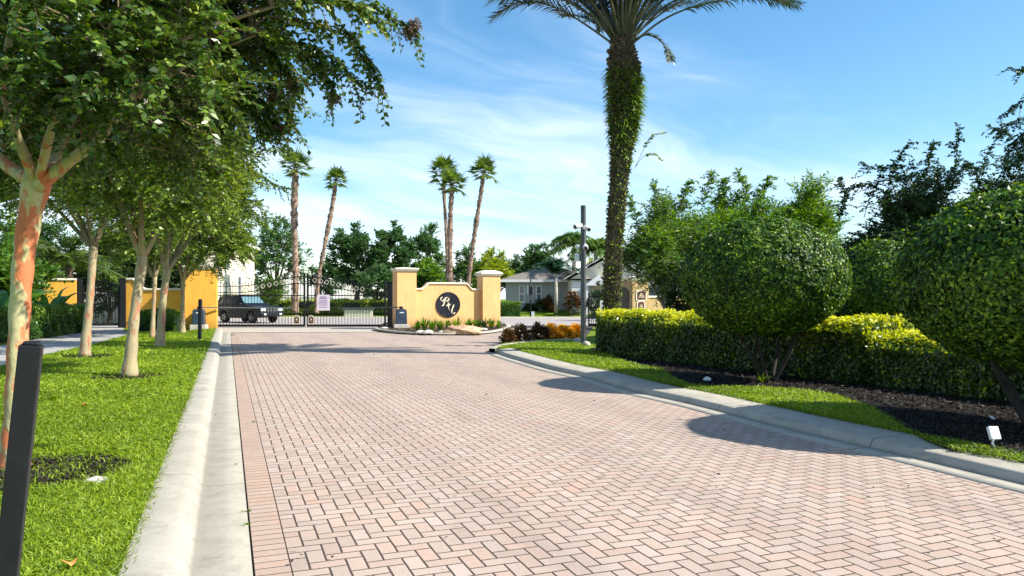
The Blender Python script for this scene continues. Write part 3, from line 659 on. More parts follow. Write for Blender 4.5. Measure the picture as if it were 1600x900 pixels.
# ================================================================== VEGETATION GENERATORS
def sample_path(path, m):
    P = np.array([tuple(p) for p in path]); s = np.concatenate([[0], np.cumsum(np.linalg.norm(np.diff(P, axis=0), axis=1))]); t = np.linspace(0, s[-1], m)
    return np.stack([np.interp(t, s, P[:, k]) for k in range(3)], 1)
def bez(a, d, L, droop, m=5):
    """a (n,3), d (n,3): curved twigs"""
    t = np.linspace(0, 1, m)[None, :, None]; a = a[:, None]; d = unit(d)[:, None]; L = np.broadcast_to(L, (a.shape[0],))[:, None, None]
    P = a + d*L*t; P[..., 2] -= (L[..., 0]*droop*(t[..., 0]**2)); return P
def leaves_on(paths, nleaf, ll, lw, up=.35, spread=.9, full=False, t0=.08):
    k, m, _ = paths.shape; t = np.tile(np.linspace(t0, 1, nleaf), (k, 1)) + RNG.uniform(-.02, .02, (k, nleaf)); t = np.clip(t, 0, .999)*(m-1)
    i = t.astype(int); f = (t-i)[..., None]; ar = np.arange(k)[:, None]
    P = paths[ar, i]*(1-f) + paths[ar, i+1]*f; T = unit(paths[ar, i+1] - paths[ar, i])
    side = np.cross(T, np.array([0, 0, 1.0]) + RNG.normal(0, .15, (k, 1, 3))); side = unit(side)
    sg = np.where(np.arange(nleaf) % 2 == 0, 1, -1)[None, :, None]
    D = unit(T*.55 + side*sg*spread + RNG.normal(0, .28, (k, nleaf, 3))); N = np.array([0, 0, up]) + RNG.normal(0, .42, (k, nleaf, 3)) + np.cross(side, T)*.3
    P = P.reshape(-1, 3); D = D.reshape(-1, 3); N = N.reshape(-1, 3); n = len(P)
    L = ll*RNG.uniform(.6, 1.25, n); Wd = lw*RNG.uniform(.75, 1.2, n)
    if full: V, Fq = leaf_arrays(P, D, N, L, Wd); return V, Fq, np.repeat(RNG.beta(2, 2, n), 5)
    V, Fq = rhomb_arrays(P, D, N, L, Wd); return V, Fq, np.repeat(RNG.beta(2, 2, n), 4)

def tree(name, label, group, base, trunk, limbs, blobs, ncl, ntw, nleaf, twl, ll, lw, bark='myrtle_bark', leaf='leaf_myrtle', droop=.35, full=False,
         sprays=None, seeds=None, up=.25, outer=.5, cat='tree', crown_c=None, radial=.8, tw_r=.004, sides=8, connect=True):
    root = empty(name, base, label, cat, group)
    b = MB(); allp = []
    for path, r in [trunk] + limbs:
        P = sample_path(path, max(5, len(path)*4)); rr = np.interp(np.linspace(0, 1, len(P)), np.linspace(0, 1, len(r)), r)
        rr = rr*(1 + .07*np.sin(np.arange(len(P))*1.7 + P[0, 0])); b.tube([Vector(p) for p in P], list(rr), sides); allp.append(P[1:])
    b.build('trunk', M[bark], root, world=True)
    LP = np.concatenate(allp[1:] or allp)
    vol = np.array([r[0]*r[1]*r[2] for _, r in blobs]); which = RNG.choice(len(blobs), ncl, p=vol/vol.sum())
    C = np.array([tuple(c) for c, _ in blobs])[which]; Rr = np.array([r for _, r in blobs])[which]
    u = rnd_unit(ncl)*(outer + (1-outer)*RNG.uniform(0, 1, (ncl, 1))**.6); Cc = C + u*Rr
    cen = np.array(tuple(crown_c)) if crown_c is not None else np.average(np.array([tuple(c) for c, _ in blobs]), axis=0, weights=vol)
    parts = []
    # connecting branches
    dist = np.linalg.norm(LP[None] - Cc[:, None], axis=2) + 1.2*np.maximum(0, LP[None, :, 2] - Cc[:, None, 2])
    A = LP[np.argmin(dist, 1)]
    if connect:
        t = np.linspace(0, 1, 5)[None, :, None]; P = A[:, None]*(1-t) + Cc[:, None]*t
        ln = np.linalg.norm(Cc-A, axis=1)[:, None]; P[..., 2] += (np.sin(t[..., 0]*np.pi)*.10*ln); P[:, 1:4] += RNG.normal(0, .03, (ncl, 3, 3))*ln[..., None]
        rad = np.linspace(1, .35, 5)[None]*np.clip(.010*ln + .006, .006, .035)*(tw_r/.004)**.7
        parts.append(tubes_arrays(P, rad, 4))
    n = ncl*ntw; a = np.repeat(Cc, ntw, 0) + RNG.normal(0, twl*.12, (n, 3)); out = unit(a - cen)
    d = out*radial + rnd_unit(n)*.75 + np.array([0, 0, .15]); tw = bez(a, d, twl*RNG.uniform(.5, 1.3, n), droop)
    lv = [leaves_on(tw, nleaf, ll, lw, up, full=full)]
    parts.append(tubes_arrays(tw[:, ::2] if tw.shape[1] > 3 else tw, np.linspace(1, .4, 3)[None]*np.full((n, 1), tw_r), 3))
    if sprays:
        SP = []
        for s in sprays:
            Q = sample_path(smooth_path(s, 6), 14); b2 = tubes_arrays(Q[None], np.linspace(.009, .003, 14)[None], 4); parts.append(b2)
            for i in range(2, 14):
                T = unit(Q[i] - Q[i-1]); k = 3 if i < 12 else 2
                dd = T*.9 + rnd_unit(k)*.75; dd[:, 2] -= .15; SP.append(bez(np.repeat(Q[i][None], k, 0), dd, twl*RNG.uniform(.25, .6, k), .45))
            SP.append(bez(Q[10:12], np.repeat((Q[-1]-Q[-4])[None], 2, 0), np.linalg.norm(Q[-1]-Q[10]), .05))
            Q5 = sample_path([Vector(q) for q in Q], 5)[None]; lv.append(leaves_on(Q5, 46, ll*1.1, lw*1.1, up, full=full, t0=.1))
        SP = np.concatenate(SP); lv.append(leaves_on(SP, 12, ll, lw, up, full=full)); parts.append(tubes_arrays(SP[:, ::2], np.full((len(SP), 3), .003), 3))
    Vb, Fb = join(parts); np_obj('branches', np_mesh('branches', Vb, [Fb], M[bark if not full else 'twig'], smooth=True), root)
    V, Fq = join([(x[0], x[1]) for x in lv]); var = np.concatenate([x[2] for x in lv])
    np_obj('crown', np_mesh('crown', V, [Fq], M[leaf], {'var': var}), root)
    for s in (seeds or []):
        c = np.array(tuple(s)); k = 220; Pp = c + rnd_unit(k)*RNG.uniform(.0, .07, (k, 1)); D = rnd_unit(k)
        parts2 = [rhomb_arrays(Pp, np.roll(D, j, 1), rnd_unit(k), .016, .014) for j in range(3)]
        V2, F2 = join(parts2); np_obj('seed_cluster', np_mesh('seed_cluster', V2, [F2], M['seed']), root)
    return root

def v3(x): return Vector(x)
# ------------------------------------------------------------------ nearest crepe myrtle, top left
def P(px, py, d): return W(px, py, d)
d0 = TB[0].y
trunk = ([TB[0] - Vector((0, 0, .05)), W(23, 700, d0), W(26, 600, d0), W(31, 480, d0+.02), W(37, 400, d0+.03), W(48, 330, d0+.05), W(60, 272, d0+.05)], [.135, .088, .080, .077, .079, .086, .11])
limbs = [([W(60, 290, d0), W(100, 258, d0-.1), W(150, 222, d0-.2), W(182, 180, d0-.3), W(203, 150, d0-.35), W(240, 85, d0-.4), W(275, 30, d0-.5), W(330, -60, d0-.6)], [.065, .048, .042, .038, .028, .02, .014, .008]),
         ([W(190, 168, d0-.32), W(225, 145, d0-.2), W(262, 120, d0-.1), W(320, 85, d0+.1), W(400, 55, d0+.1)], [.028, .02, .016, .012, .007]),
         ([W(70, 285, d0), W(90, 240, d0+.3), W(112, 190, d0+.5), W(130, 130, d0+.7), W(150, 60, d0+.9), W(160, -60, d0+1)], [.05, .036, .032, .026, .017, .008]),
         ([W(50, 285, d0), W(15, 262, d0+.1), W(-15, 235, d0+.1), W(-60, 170, d0+.3), W(-120, 60, d0+.4)], [.06, .048, .042, .03, .012]),
         ([W(55, 285, d0), W(22, 200, d0-.4), W(2, 130, d0-.5), W(15, 60, d0-.7), W(32, -20, d0-.8), W(60, -150, d0-.8)], [.045, .034, .03, .026, .018, .008]),
         ([W(60, 285, d0), W(80, 200, d0-.5), W(140, 90, d0-1.0), W(220, -30, d0-1.3)], [.04, .03, .02, .01]),
         ([W(240, 85, d0-.4), W(330, 40, d0-.2), W(430, 10, d0), W(520, -10, d0)], [.025, .018, .012, .007])]
blobs = [(W(60, 40, d0+.6), (.9, 1.2, .9)), (W(180, 30, d0+.8), (1.0, 1.1, .9)), (W(300, 20, d0+.5), (.8, 1.0, .75)), (W(390, 40, d0+.6), (.35, .7, .40)),
         (W(120, 170, d0+1.8), (.9, .9, .55)), (W(270, 150, d0+1.6), (.8, .8, .5)), (W(370, 110, d0+1.0), (.35, .6, .45)), (W(-60, 120, d0+1.0), (.7, 1.2, .9)),
         (W(120, 30, d0-1.1), (.6, .5, .35)), (W(240, 70, d0-.9), (.6, .5, .45)), (W(170, 120, d0-.8), (.5, .4, .32)), (W(40, 150, d0-.7), (.45, .4, .3)), (W(30, 60, d0-1.2), (.5, .5, .5)), (W(200, 190, d0+.9), (.7, .6, .35)), (W(120, -260, d0), (1.9, 1.9, 1.0)), (W(370, -160, d0), (1.1, 1.3, .8)), (W(330, 190, d0+1.8), (.45, .6, .3))]
sp = [[W(380, 15, d0+.1), W(450, 8, d0), W(520, 5, d0-.1), W(585, 12, d0-.1), W(640, 45, d0-.1)],
      [W(420, 25, d0), W(480, 35, d0), W(530, 45, d0), W(565, 75, d0), W(593, 132, d0)],
      [W(390, 40, d0), W(440, 62, d0), W(490, 75, d0+.1), W(535, 105, d0), W(560, 130, d0)],
      [W(380, 50, d0+.2), W(430, 62, d0+.2), W(470, 78, d0+.2), W(505, 110, d0+.1), W(520, 145, d0+.1)],
      [W(370, 110, d0+.5), W(400, 110, d0+.5), W(425, 130, d0+.5), W(445, 160, d0+.5), W(452, 188, d0+.5)],
      [W(360, 120, d0+.6), W(390, 140, d0+.6), W(415, 165, d0+.6), W(435, 200, d0+.6)],
      [W(400, 60, d0+.3), W(430, 90, d0+.3), W(450, 110, d0+.3), W(462, 130, d0+.3)],
      [W(400, -5, d0-.3), W(460, -8, d0-.3), W(510, -5, d0-.4), W(550, 8, d0-.4), W(585, 30, d0-.4)],
      [W(330, 130, d0+.4), W(370, 150, d0+.4), W(400, 180, d0+.5), W(415, 205, d0+.5)]]
tree('crepe_myrtle', 'nearest crepe myrtle with patchy orange and cream bark, overhanging the kerb at upper left', 'crepe myrtles along the left lawn', TB[0], trunk, limbs, blobs,
     700, 10, 22, .40, .060, .037, 'myrtle_bark_near', 'leaf_myrtle', full=True, sprays=sp, seeds=[W(640, 50, d0-.1), W(648, 42, d0-.1), W(521, 152, d0+.1), W(458, 132, d0+.3), W(440, 200, d0+.6), W(426, 150, d0+.5)], outer=.25, sides=14, crown_c=W(120, 120, d0+.3))

def myrtle(i, label, fork_px, d, rx, rz, cen_px, ncl, seed, leaf='leaf_myrtle_far', r0=.14, sprays=None, extra=None, ll=.07, nlimb=6, low=None):
    rs = random.Random(seed); base = TB[i]; fork = W(*fork_px, d); c = W(*cen_px, d)
    mid = base.lerp(fork, .5) + Vector((rs.uniform(-.05, .05), 0, 0))
    trunk = ([base - Vector((0, 0, .05)), base + Vector((0, 0, .2)), mid, fork - Vector((0, 0, .15)), fork], [r0*1.05, r0*.72, r0*.60, r0*.60, r0*.68])
    limbs = []
    for k in range(nlimb):
        a = 2*math.pi*(k + rs.uniform(-.3, .3))/nlimb; out = Vector((math.cos(a), math.sin(a), 0))
        e = c + Vector((out.x*rx*.75, out.y*rx*.75, rs.uniform(.0, .6)*rz)); m1 = fork.lerp(e, .35) + Vector((out.x*.1, out.y*.1, .1)); m2 = fork.lerp(e, .7) + Vector((rs.uniform(-.2, .2), rs.uniform(-.2, .2), .25))
        limbs.append(([fork - Vector((0, 0, .1)), m1, m2, e], [r0*.42, r0*.30, r0*.2, .01]))
        if k % 2 == 0:
            e2 = c + Vector((out.x*rx*.4 + rs.uniform(-.5, .5), out.y*rx*.4, rz*.8)); limbs.append(([m1, m1.lerp(e2, .5) + Vector((0, 0, .15)), e2], [r0*.3, r0*.2, .01]))
    blobs = [(c, (rx, rx, rz)), (c + Vector((rx*.35, 0, -rz*.35)), (rx*.6, rx*.6, rz*.55)), (c + Vector((-rx*.4, .2, -rz*.3)), (rx*.6, rx*.6, rz*.55)), (c + Vector((0, 0, rz*.5)), (rx*.6, rx*.6, rz*.6))] + (extra or [])
    return tree('crepe_myrtle', label, 'crepe myrtles along the left lawn', base, trunk, limbs, blobs, int(ncl*1.0), 9, 17, .5, ll*1.15, ll*.72, 'myrtle_bark', leaf, outer=.35, sprays=sprays, crown_c=c - Vector((0, 0, rz*.6)), sides=10)
myrtle(1, 'crepe myrtle with thick pale peeling trunk in the middle of the left lawn', (222, 395), TB[1].y, 1.75, 1.5, (225, 215), 330, 3, extra=[(W(300, 250, 14.4), (.9, .9, .8)), (W(150, 250, 14.4), (.9, .9, .7))])
myrtle(2, 'crepe myrtle beside the footpath with flaking brown patches on its pale trunk', (146, 382), TB[2].y, 2.1, 1.7, (100, 235), 300, 5)
myrtle(3, 'crepe myrtle with split pale trunk, second nearest the yellow gate pillar', (260, 420), TB[3].y, 2.0, 1.9, (292, 262), 330, 8, r0=.16, sprays=[[W(370, 260, 21), W(410, 240, 21), W(430, 232, 21), W(455, 240, 21)], [W(380, 260, 21), W(410, 275, 21), W(430, 290, 21), W(452, 294, 21)]], extra=[(W(350, 225, 21), (.9, .8, .6))])
myrtle(4, 'slender crepe myrtle growing right beside the yellow gate pillar', (286, 436), TB[4].y, 2.3, 2.0, (318, 345), 300, 11, r0=.13, ll=.09)
myrtle(5, 'thin dark-trunked crepe myrtle in front of the yellow wall', (242, 432), TB[5].y, 1.8, 1.7, (215, 335), 170, 17, r0=.11, ll=.09)

# ------------------------------------------------------------------ clipped topiary balls and hedges
def shell_leaves(Pn, Nn, ll, lw, full=True, jit=.62):
    n = len(Pn); D = rnd_unit(n) + np.array([0, 0, .2]); D = unit(D - Nn*np.sum(D*Nn, 1, keepdims=True)*.8); N = Nn + RNG.normal(0, jit, (n, 3))
    L = ll*RNG.uniform(.6, 1.2, n); Wd = lw*RNG.uniform(.7, 1.2, n)
    if full: V, Fq = leaf_arrays(Pn, D, N, L, Wd, .12, .15); return V, Fq, np.repeat(RNG.beta(2, 2.4, n), 5)
    V, Fq = rhomb_arrays(Pn, D, N, L, Wd); return V, Fq, np.repeat(RNG.beta(2, 2.4, n), 4)
def topiary(label, c, r, rz, base, n, ll=.062, stems=5, seed=1, group='clipped round topiary shrubs'):
    rs = random.Random(seed); root = empty('topiary', base, label, 'shrub', group)
    u = rnd_unit(n)
    # squash: flat underside like an umbrella
    bump = 1 + .018*np.sin(u[:, 0]*7 + 1)*np.sin(u[:, 1]*6)*np.cos(u[:, 2]*5) + .012*np.sin(u[:, 0]*19)*np.sin(u[:, 2]*17 + u[:, 1]*13)
    dep = 1.0 - np.abs(RNG.normal(0, .040, n)) - .05*np.clip(np.sin(u[:, 0]*13+1)*np.sin(u[:, 1]*11+2)*np.sin(u[:, 2]*15), 0, 1); loc = u*np.array([r, r, rz])*(bump*dep)[:, None]
    lowm = loc[:, 2] < 0; loc[lowm, 2] *= .90; P_ = loc + np.array(tuple(c)); Nn = unit(u/np.array([r, r, rz]))
    V, Fq, var = shell_leaves(P_, Nn, ll, ll*.52)
    main = (V, Fq, var)
    k = 90; su = rnd_unit(k); su[:, 2] = np.abs(su[:, 2]); sp_ = su*np.array([r, r, rz])*.99 + np.array(tuple(c)); tw = bez(sp_, su + RNG.normal(0, .3, (k, 3)), RNG.uniform(.05, .16, k), .1)
    V2, F2, var2 = leaves_on(tw, 6, ll*.9, ll*.45, full=True); V, Fq = join([main[:2], (V2, F2)]); np_obj('foliage', np_mesh('foliage', V, [Fq], M['leaf_topiary'], {'var': np.concatenate([main[2], var2])}), root)
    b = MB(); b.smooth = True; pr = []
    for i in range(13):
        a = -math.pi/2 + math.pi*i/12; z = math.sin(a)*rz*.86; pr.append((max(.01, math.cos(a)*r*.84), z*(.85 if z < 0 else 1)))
    b.lathe(pr, 24, tuple(c)); b.build('shade_core', M['inner'], root, world=True)  # solid dark core, painted as the shade between the leaves
    b = MB()
    for s in range(stems):
        a = 2*math.pi*s/stems + rs.uniform(-.3, .3); e = Vector(c) + Vector((math.cos(a)*r*.5, math.sin(a)*r*.5, -rz*.55)); q = Vector(base) + Vector((math.cos(a)*.06, math.sin(a)*.06, -.03))
        m1 = q.lerp(e, .45) + Vector((rs.uniform(-.08, .08), rs.uniform(-.08, .08), .05)); b.tube(smooth_path([q, m1, e], 5), [.038, .035, .032, .03, .028, .026, .024, .022, .02, .018, .016], 7)
    b.build('stem', M['stem_bark'], root, world=True); return root
M['stem_bark'] = simple('stem_bark', (0.022, 0.018, 0.013), .9, var=.3, scale=9)  # bark colour darkened for the shade under the crowns
M['inner'] = simple('inner', (0.012, 0.022, 0.008), 0.9, var=.3, scale=9)  # near-black green that stands for shade inside the foliage
t1 = Vector((4.30, 12.3, .11)); d1 = 12.4
topiary('largest fully visible clipped round shrub, standing before the yellow-topped hedge', W(1192, 437, d1), 1.37, 1.06, t1, 82000, .064, 6, 2)
topiary('smaller clipped round shrub rising behind the hedge between the two big round ones', W(1375, 452, 15.2), .90, 1.04, Vector((7.6, 15.2, .11)), 28000, .072, 3, 4)
topiary('clipped round shrub nearest the camera, cut by the right edge of the frame', W(1622, 440, 7.9), 1.40, 1.04, Vector((5.45, 7.6, .11)), 64000, .064, 6, 6)

def hedge(label, path, wdt, h, n, leaf, ll=.05, z0=.1, group=None, wob=.05, full=True, cat='hedge', name='hedge', base=None, round_=.12, rt=0.0, shoots_=0):
    """path of ground points; box hedge with rounded leafy surface"""
    Pp = sample_path(path, 60); T = unit(np.gradient(Pp, axis=0)); S = np.stack([T[:, 1], -T[:, 0], np.zeros(60)], 1)
    tot = 2*h + wdt; t = RNG.uniform(0, 59, n); s = RNG.uniform(0, tot, n); i = np.minimum(t.astype(int), 58); f = (t-i)[:, None]
    B = Pp[i]*(1-f) + Pp[i+1]*f; Sd = S[i]; Td = T[i]
    side = np.where(s < h, -1, np.where(s < h+wdt, 0, 1)); off = np.where(side == 0, s-h-wdt/2, side*wdt/2); zz = np.where(side == -1, s, np.where(side == 0, h, tot-s))
    Nn = Sd*side[:, None] + np.where(side == 0, 1, 0)[:, None]*np.array([0, 0, 1.0])
    edge = np.clip((np.abs(off) - (wdt/2-round_))/round_, 0, 1)*np.clip((zz-(h-round_))/round_, 0, 1); Nn = unit(Nn + edge[:, None]*(Sd*np.sign(off)[:, None] + np.array([0, 0, 1])))
    dd = -np.abs(RNG.normal(0, .05, n)) - edge*.05 + wob*(np.sin(B[:, 0]*3.1+B[:, 1]*2.3)*.5 + np.sin(B[:, 1]*6.7 + off*8 + zz*5)*.5) + RNG.normal(0, .012, n)
    P_ = B + Sd*off[:, None] + np.array([0, 0, 1.0])*zz[:, None] + Nn*dd[:, None]; P_[:, 2] += z0
    P_[:, 2] -= np.where(side == 0, .30*(np.abs(off)/(wdt/2))**3*rt, 0)*1.0; top_side = (side != 0) & (zz > h-.30*rt); P_[:, 2] -= np.where(top_side, (zz-(h-.30*rt)), 0)*RNG.uniform(.6, 1, n)
    # end caps
    ne = int(n*.06); parts = []
    for e, sg in ((0, -1), (59, 1)):
        o_ = RNG.uniform(-wdt/2, wdt/2, ne); z_ = RNG.uniform(0, h, ne); q = Pp[e] + S[e]*o_[:, None] + T[e]*sg*(-np.abs(RNG.normal(0, .05, ne)))[:, None]; q[:, 2] = z_ + z0
        P_ = np.concatenate([P_, q]); Nn = np.concatenate([Nn, np.repeat(T[e][None]*sg, ne, 0)])
    V, Fq, var = shell_leaves(P_, Nn, ll, ll*.55, full)
    topn = np.clip((P_[:, 2]-z0-h*.45)/(h*.5), 0, 1)**2; var = np.clip(var*.62 + np.repeat(topn*.48, 5 if full else 4) , 0, 1)   # sunlit top painted lighter and yellower, along with its fresh growth
    root = empty(name, base if base is not None else Vector(path[0]).lerp(Vector(path[-1]), .5), label, cat, group)
    np_obj('foliage', np_mesh('foliage', V, [Fq], M[leaf], {'var': var}), root)
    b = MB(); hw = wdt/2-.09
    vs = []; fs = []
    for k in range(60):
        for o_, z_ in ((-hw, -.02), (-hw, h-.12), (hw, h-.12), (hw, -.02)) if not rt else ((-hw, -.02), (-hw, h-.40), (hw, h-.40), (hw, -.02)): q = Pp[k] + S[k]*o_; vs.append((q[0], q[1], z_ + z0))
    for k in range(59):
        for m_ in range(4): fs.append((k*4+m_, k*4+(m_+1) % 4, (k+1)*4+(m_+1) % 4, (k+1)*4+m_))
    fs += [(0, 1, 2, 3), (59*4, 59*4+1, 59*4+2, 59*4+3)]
    b.add(vs, fs); b.build('shade_core', M['inner'], root, world=True); return root  # added dark core, its colour stands for shade inside the hedge
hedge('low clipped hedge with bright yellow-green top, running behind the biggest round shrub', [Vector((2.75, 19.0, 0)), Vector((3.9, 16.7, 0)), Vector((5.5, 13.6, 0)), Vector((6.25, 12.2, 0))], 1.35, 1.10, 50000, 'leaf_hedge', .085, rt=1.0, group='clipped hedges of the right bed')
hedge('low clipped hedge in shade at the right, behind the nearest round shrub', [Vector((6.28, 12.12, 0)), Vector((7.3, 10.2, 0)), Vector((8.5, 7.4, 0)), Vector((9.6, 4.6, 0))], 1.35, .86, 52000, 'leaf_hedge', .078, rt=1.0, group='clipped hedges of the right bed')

# spiky small plants in bed
def tuft(label, p, n, L, w, leaf, group=None, name='bedding_plant', up=.8, spread=1.0, cat='plant'):
    root = empty(name, p, label, cat, group)
    a = np.repeat(np.array(tuple(p))[None], n, 0) + RNG.normal(0, .02*spread, (n, 3))*np.array([1, 1, 0]); th = RNG.uniform(0, 2*np.pi, n); ln = RNG.uniform(.15, 1.1, n)*spread
    d = np.stack([np.cos(th)*ln, np.sin(th)*ln, np.full(n, up)], 1); tw = bez(a, d, L*RNG.uniform(.6, 1.1, n), .35, 5)
    side = unit(np.cross(d, np.array([0, 0, 1.0]))); ws = np.array([.6, 1, .9, .55, .05])[None, :, None]*w/2
    A = tw - side[:, None]*ws; B = tw + side[:, None]*ws; V = np.stack([A, B], 2).reshape(-1, 3); i = (np.arange(n)*10)[:, None, None]; k = np.arange(4)[None, :, None]*2
    Fq = (i + k + np.array([0, 1, 3, 2])[None, None]).reshape(-1, 4)
    np_obj('leaves', np_mesh('leaves', V, [Fq], M[leaf], {'var': np.repeat(RNG.uniform(.2, 1, n), 10)}), root); return root
tuft('grassy tuft with arching blades in the bed under the biggest round shrub', G(1190, 598, .11), 34, .34, .02, 'leaf_green_hedge', 'tufts in the right bed')
tuft('smaller pale tuft right of the arching one, in deep shade', G(1258, 592, .11), 16, .30, .02, 'leaf_fern', 'tufts in the right bed')

# ------------------------------------------------------------------ date palm with ferns on its trunk
def date_palm():
    d = 19.4; base = Vector(((957-800)/F*d, d, .10)); root = empty('date_palm', base, 'tall date palm behind the yellow-topped hedge, its trunk wrapped in green ferns', 'palm tree')
    prof = [(958, 520, .28), (956, 470, .26), (957, 430, .27), (959, 390, .24), (963, 340, .26), (967, 290, .26), (971, 240, .31), (975, 190, .40), (976, 140, .46), (974, 105, .44), (972, 80, .37), (972, 62, .29)]
    pts = [base - Vector((0, 0, .1))] + [W(x, y, d) for x, y, r in prof]; rr = [.30] + [r*.86 for x, y, r in prof]
    C = sample_path(pts, 90); s = np.linspace(0, 1, 90); k = np.concatenate([[0], np.cumsum(np.linalg.norm(np.diff(np.array([tuple(p) for p in pts]), axis=0), axis=1))]); k /= k[-1]; RR = np.interp(s, k, rr)
    b = MB(); b.tube([Vector(p) for p in C], list(RR*.93), 18); b.build('trunk', M['dark_bark'], root, world=True)
    # diamond leaf bases
    b = MB(); rows = 74
    for i in range(rows):
        t = (i+.5)/rows; c = np.array([np.interp(t, s, C[:, j]) for j in range(3)]); r = np.interp(t, s, RR)
        for q in range(13):
            a = 2*math.pi*(q + .5*(i % 2) + random.uniform(-.08, .08))/13; o = Vector((math.cos(a), math.sin(a), 0)); tn = Vector((-math.sin(a), math.cos(a), 0)); p = Vector(c) + o*r*.90
            w = r*.22*random.uniform(.8, 1.1); h = .10*random.uniform(.8, 1.2); e = r*random.uniform(.14, .42)
            b.add([p - tn*w - Vector((0, 0, h*.2)), p + tn*w - Vector((0, 0, h*.2)), p + tn*w*.75 + o*e + Vector((0, 0, h)), p - tn*w*.75 + o*e + Vector((0, 0, h)), p - o*.02 + tn*w*.6 + Vector((0, 0, h*1.1)), p - o*.02 - tn*w*.6 + Vector((0, 0, h*1.1))],
                  [(0, 1, 2, 3), (3, 2, 4, 5), (0, 3, 5), (1, 4, 2)])
    b.build('leaf_bases', M['palm_boot'], root, world=True)
    # ferns
    n = 3600; u = RNG.beta(2.2, 1.5, n); t = np.where(RNG.uniform(0, 1, n) < .55, .58 + .33*u, RNG.uniform(.02, .9, n)); a = RNG.uniform(0, 2*np.pi, n)
    c = np.stack([np.interp(t, s, C[:, j]) for j in range(3)], 1); r = np.interp(t, s, RR); o = np.stack([np.cos(a), np.sin(a), np.zeros(n)], 1)
    p = c + o*(r*.95)[:, None]; dd = o*.8 + rnd_unit(n)*.6 + np.array([0, 0, .25]); up_ = np.clip((t-.5)/.25, 0.25, 1); tw = bez(p, dd, .24*RNG.uniform(.4, 1.3, n)*up_, .45, 5)
    side = unit(np.cross(dd, np.array([0, 0, 1.0]) + RNG.normal(0, .3, (n, 3)))); ws = np.array([.5, 1, .95, .7, .05])[None, :, None]*.016
    V = np.stack([tw - side[:, None]*ws, tw + side[:, None]*ws], 2).reshape(-1, 3); i = (np.arange(n)*10)[:, None, None]; kk = np.arange(4)[None, :, None]*2
    Fq = (i + kk + np.array([0, 1, 3, 2])[None, None]).reshape(-1, 4)
    np_obj('ferns', np_mesh('ferns', V, [Fq], M['leaf_fern'], {'var': np.repeat(RNG.beta(2, 2, n), 10)}), root)
    n = 1300; t = RNG.uniform(.05, .8, n); a = RNG.uniform(0, 2*np.pi, n); c = np.stack([np.interp(t, s, C[:, j]) for j in range(3)], 1); r = np.interp(t, s, RR); o = np.stack([np.cos(a), np.sin(a), np.zeros(n)], 1)
    V, Fq = rhomb_arrays(c + o*(r*RNG.uniform(.95, 1.2, n))[:, None], rnd_unit(n) + o*.4, o + rnd_unit(n)*.5, .07, .045)
    np_obj('creeper', np_mesh('creeper', V, [Fq], M['leaf_fern'], {'var': np.repeat(RNG.uniform(.2, 1, n), 4)}), root)
    # a thin shoot with sparse leaves leaving the trunk to the right
    sp_ = smooth_path([W(992, 262, d), W(1005, 235, d), W(1018, 212, d), W(1040, 208, d)], 5); sq = smooth_path([W(992, 262, d), W(1005, 245, d), W(1022, 240, d), W(1034, 250, d)], 5)
    b = MB(); b.tube(sp_, .006, 4); b.tube(sq, .006, 4); b.build('vine_shoot', M['twig'], root, world=True)
    Q = np.stack([sample_path(sp_, 5), sample_path(sq, 5)]); V, Fq, var = leaves_on(Q, 40, .10, .08, full=False, t0=.45)
    np_obj('vine_leaves', np_mesh('vine_leaves', V, [Fq], M['leaf_lime'], {'var': var*.6}), root)
    # fronds
    top = W(972, 66, d); fr = []
    for pp, dy in (([(957, 68), (925, 45), (888, 22), (845, 4), (805, 6), (772, 28)], -.3), ([(960, 64), (925, 25), (880, -2), (835, -14), (785, 0)], .7), ([(988, 68), (1025, 38), (1062, 18), (1110, 4), (1175, -6), (1246, 9)], -.2),
                   ([(986, 66), (1015, 32), (1052, 2), (1110, -12), (1180, -12), (1232, 4)], .7), ([(992, 62), (1010, 54), (1030, 62), (1042, 78), (1048, 95)], -.6), ([(955, 60), (945, 15), (938, 8), (935, 25), (938, 48)], 1.0),
                   ([(958, 64), (915, 10), (860, -25), (810, -20), (768, 2)], -.9), ([(958, 62), (925, 0), (885, -35), (850, -30), (825, 4)], -1.2), ([(988, 62), (1025, 5), (1060, -25), (1100, -20), (1135, 5)], -1.2)):
        fr.append(smooth_path([W(x, y, d + dy*k/(len(pp)-1)) for k, (x, y) in enumerate(pp)], 6))
    rs = random.Random(4)
    for i in range(60):
        a = 2.39996*i; el = R(38 + 46*rs.random()); L = rs.uniform(3.8, 4.7); h = Vector((math.cos(a), math.sin(a)*.9, 0)); dr = math.cos(el)**1.0*1.2
        p = [top + h*.1]
        for k in (.33, .66, 1): p.append(top + h*math.cos(el)*L*k + Vector((0, 0, math.sin(el)*L*k - dr*k*k)))
        if p[-1].z < top.z + .55: continue
        fr.append(smooth_path(p, 6))
    b = MB(); parts = []; vv = []
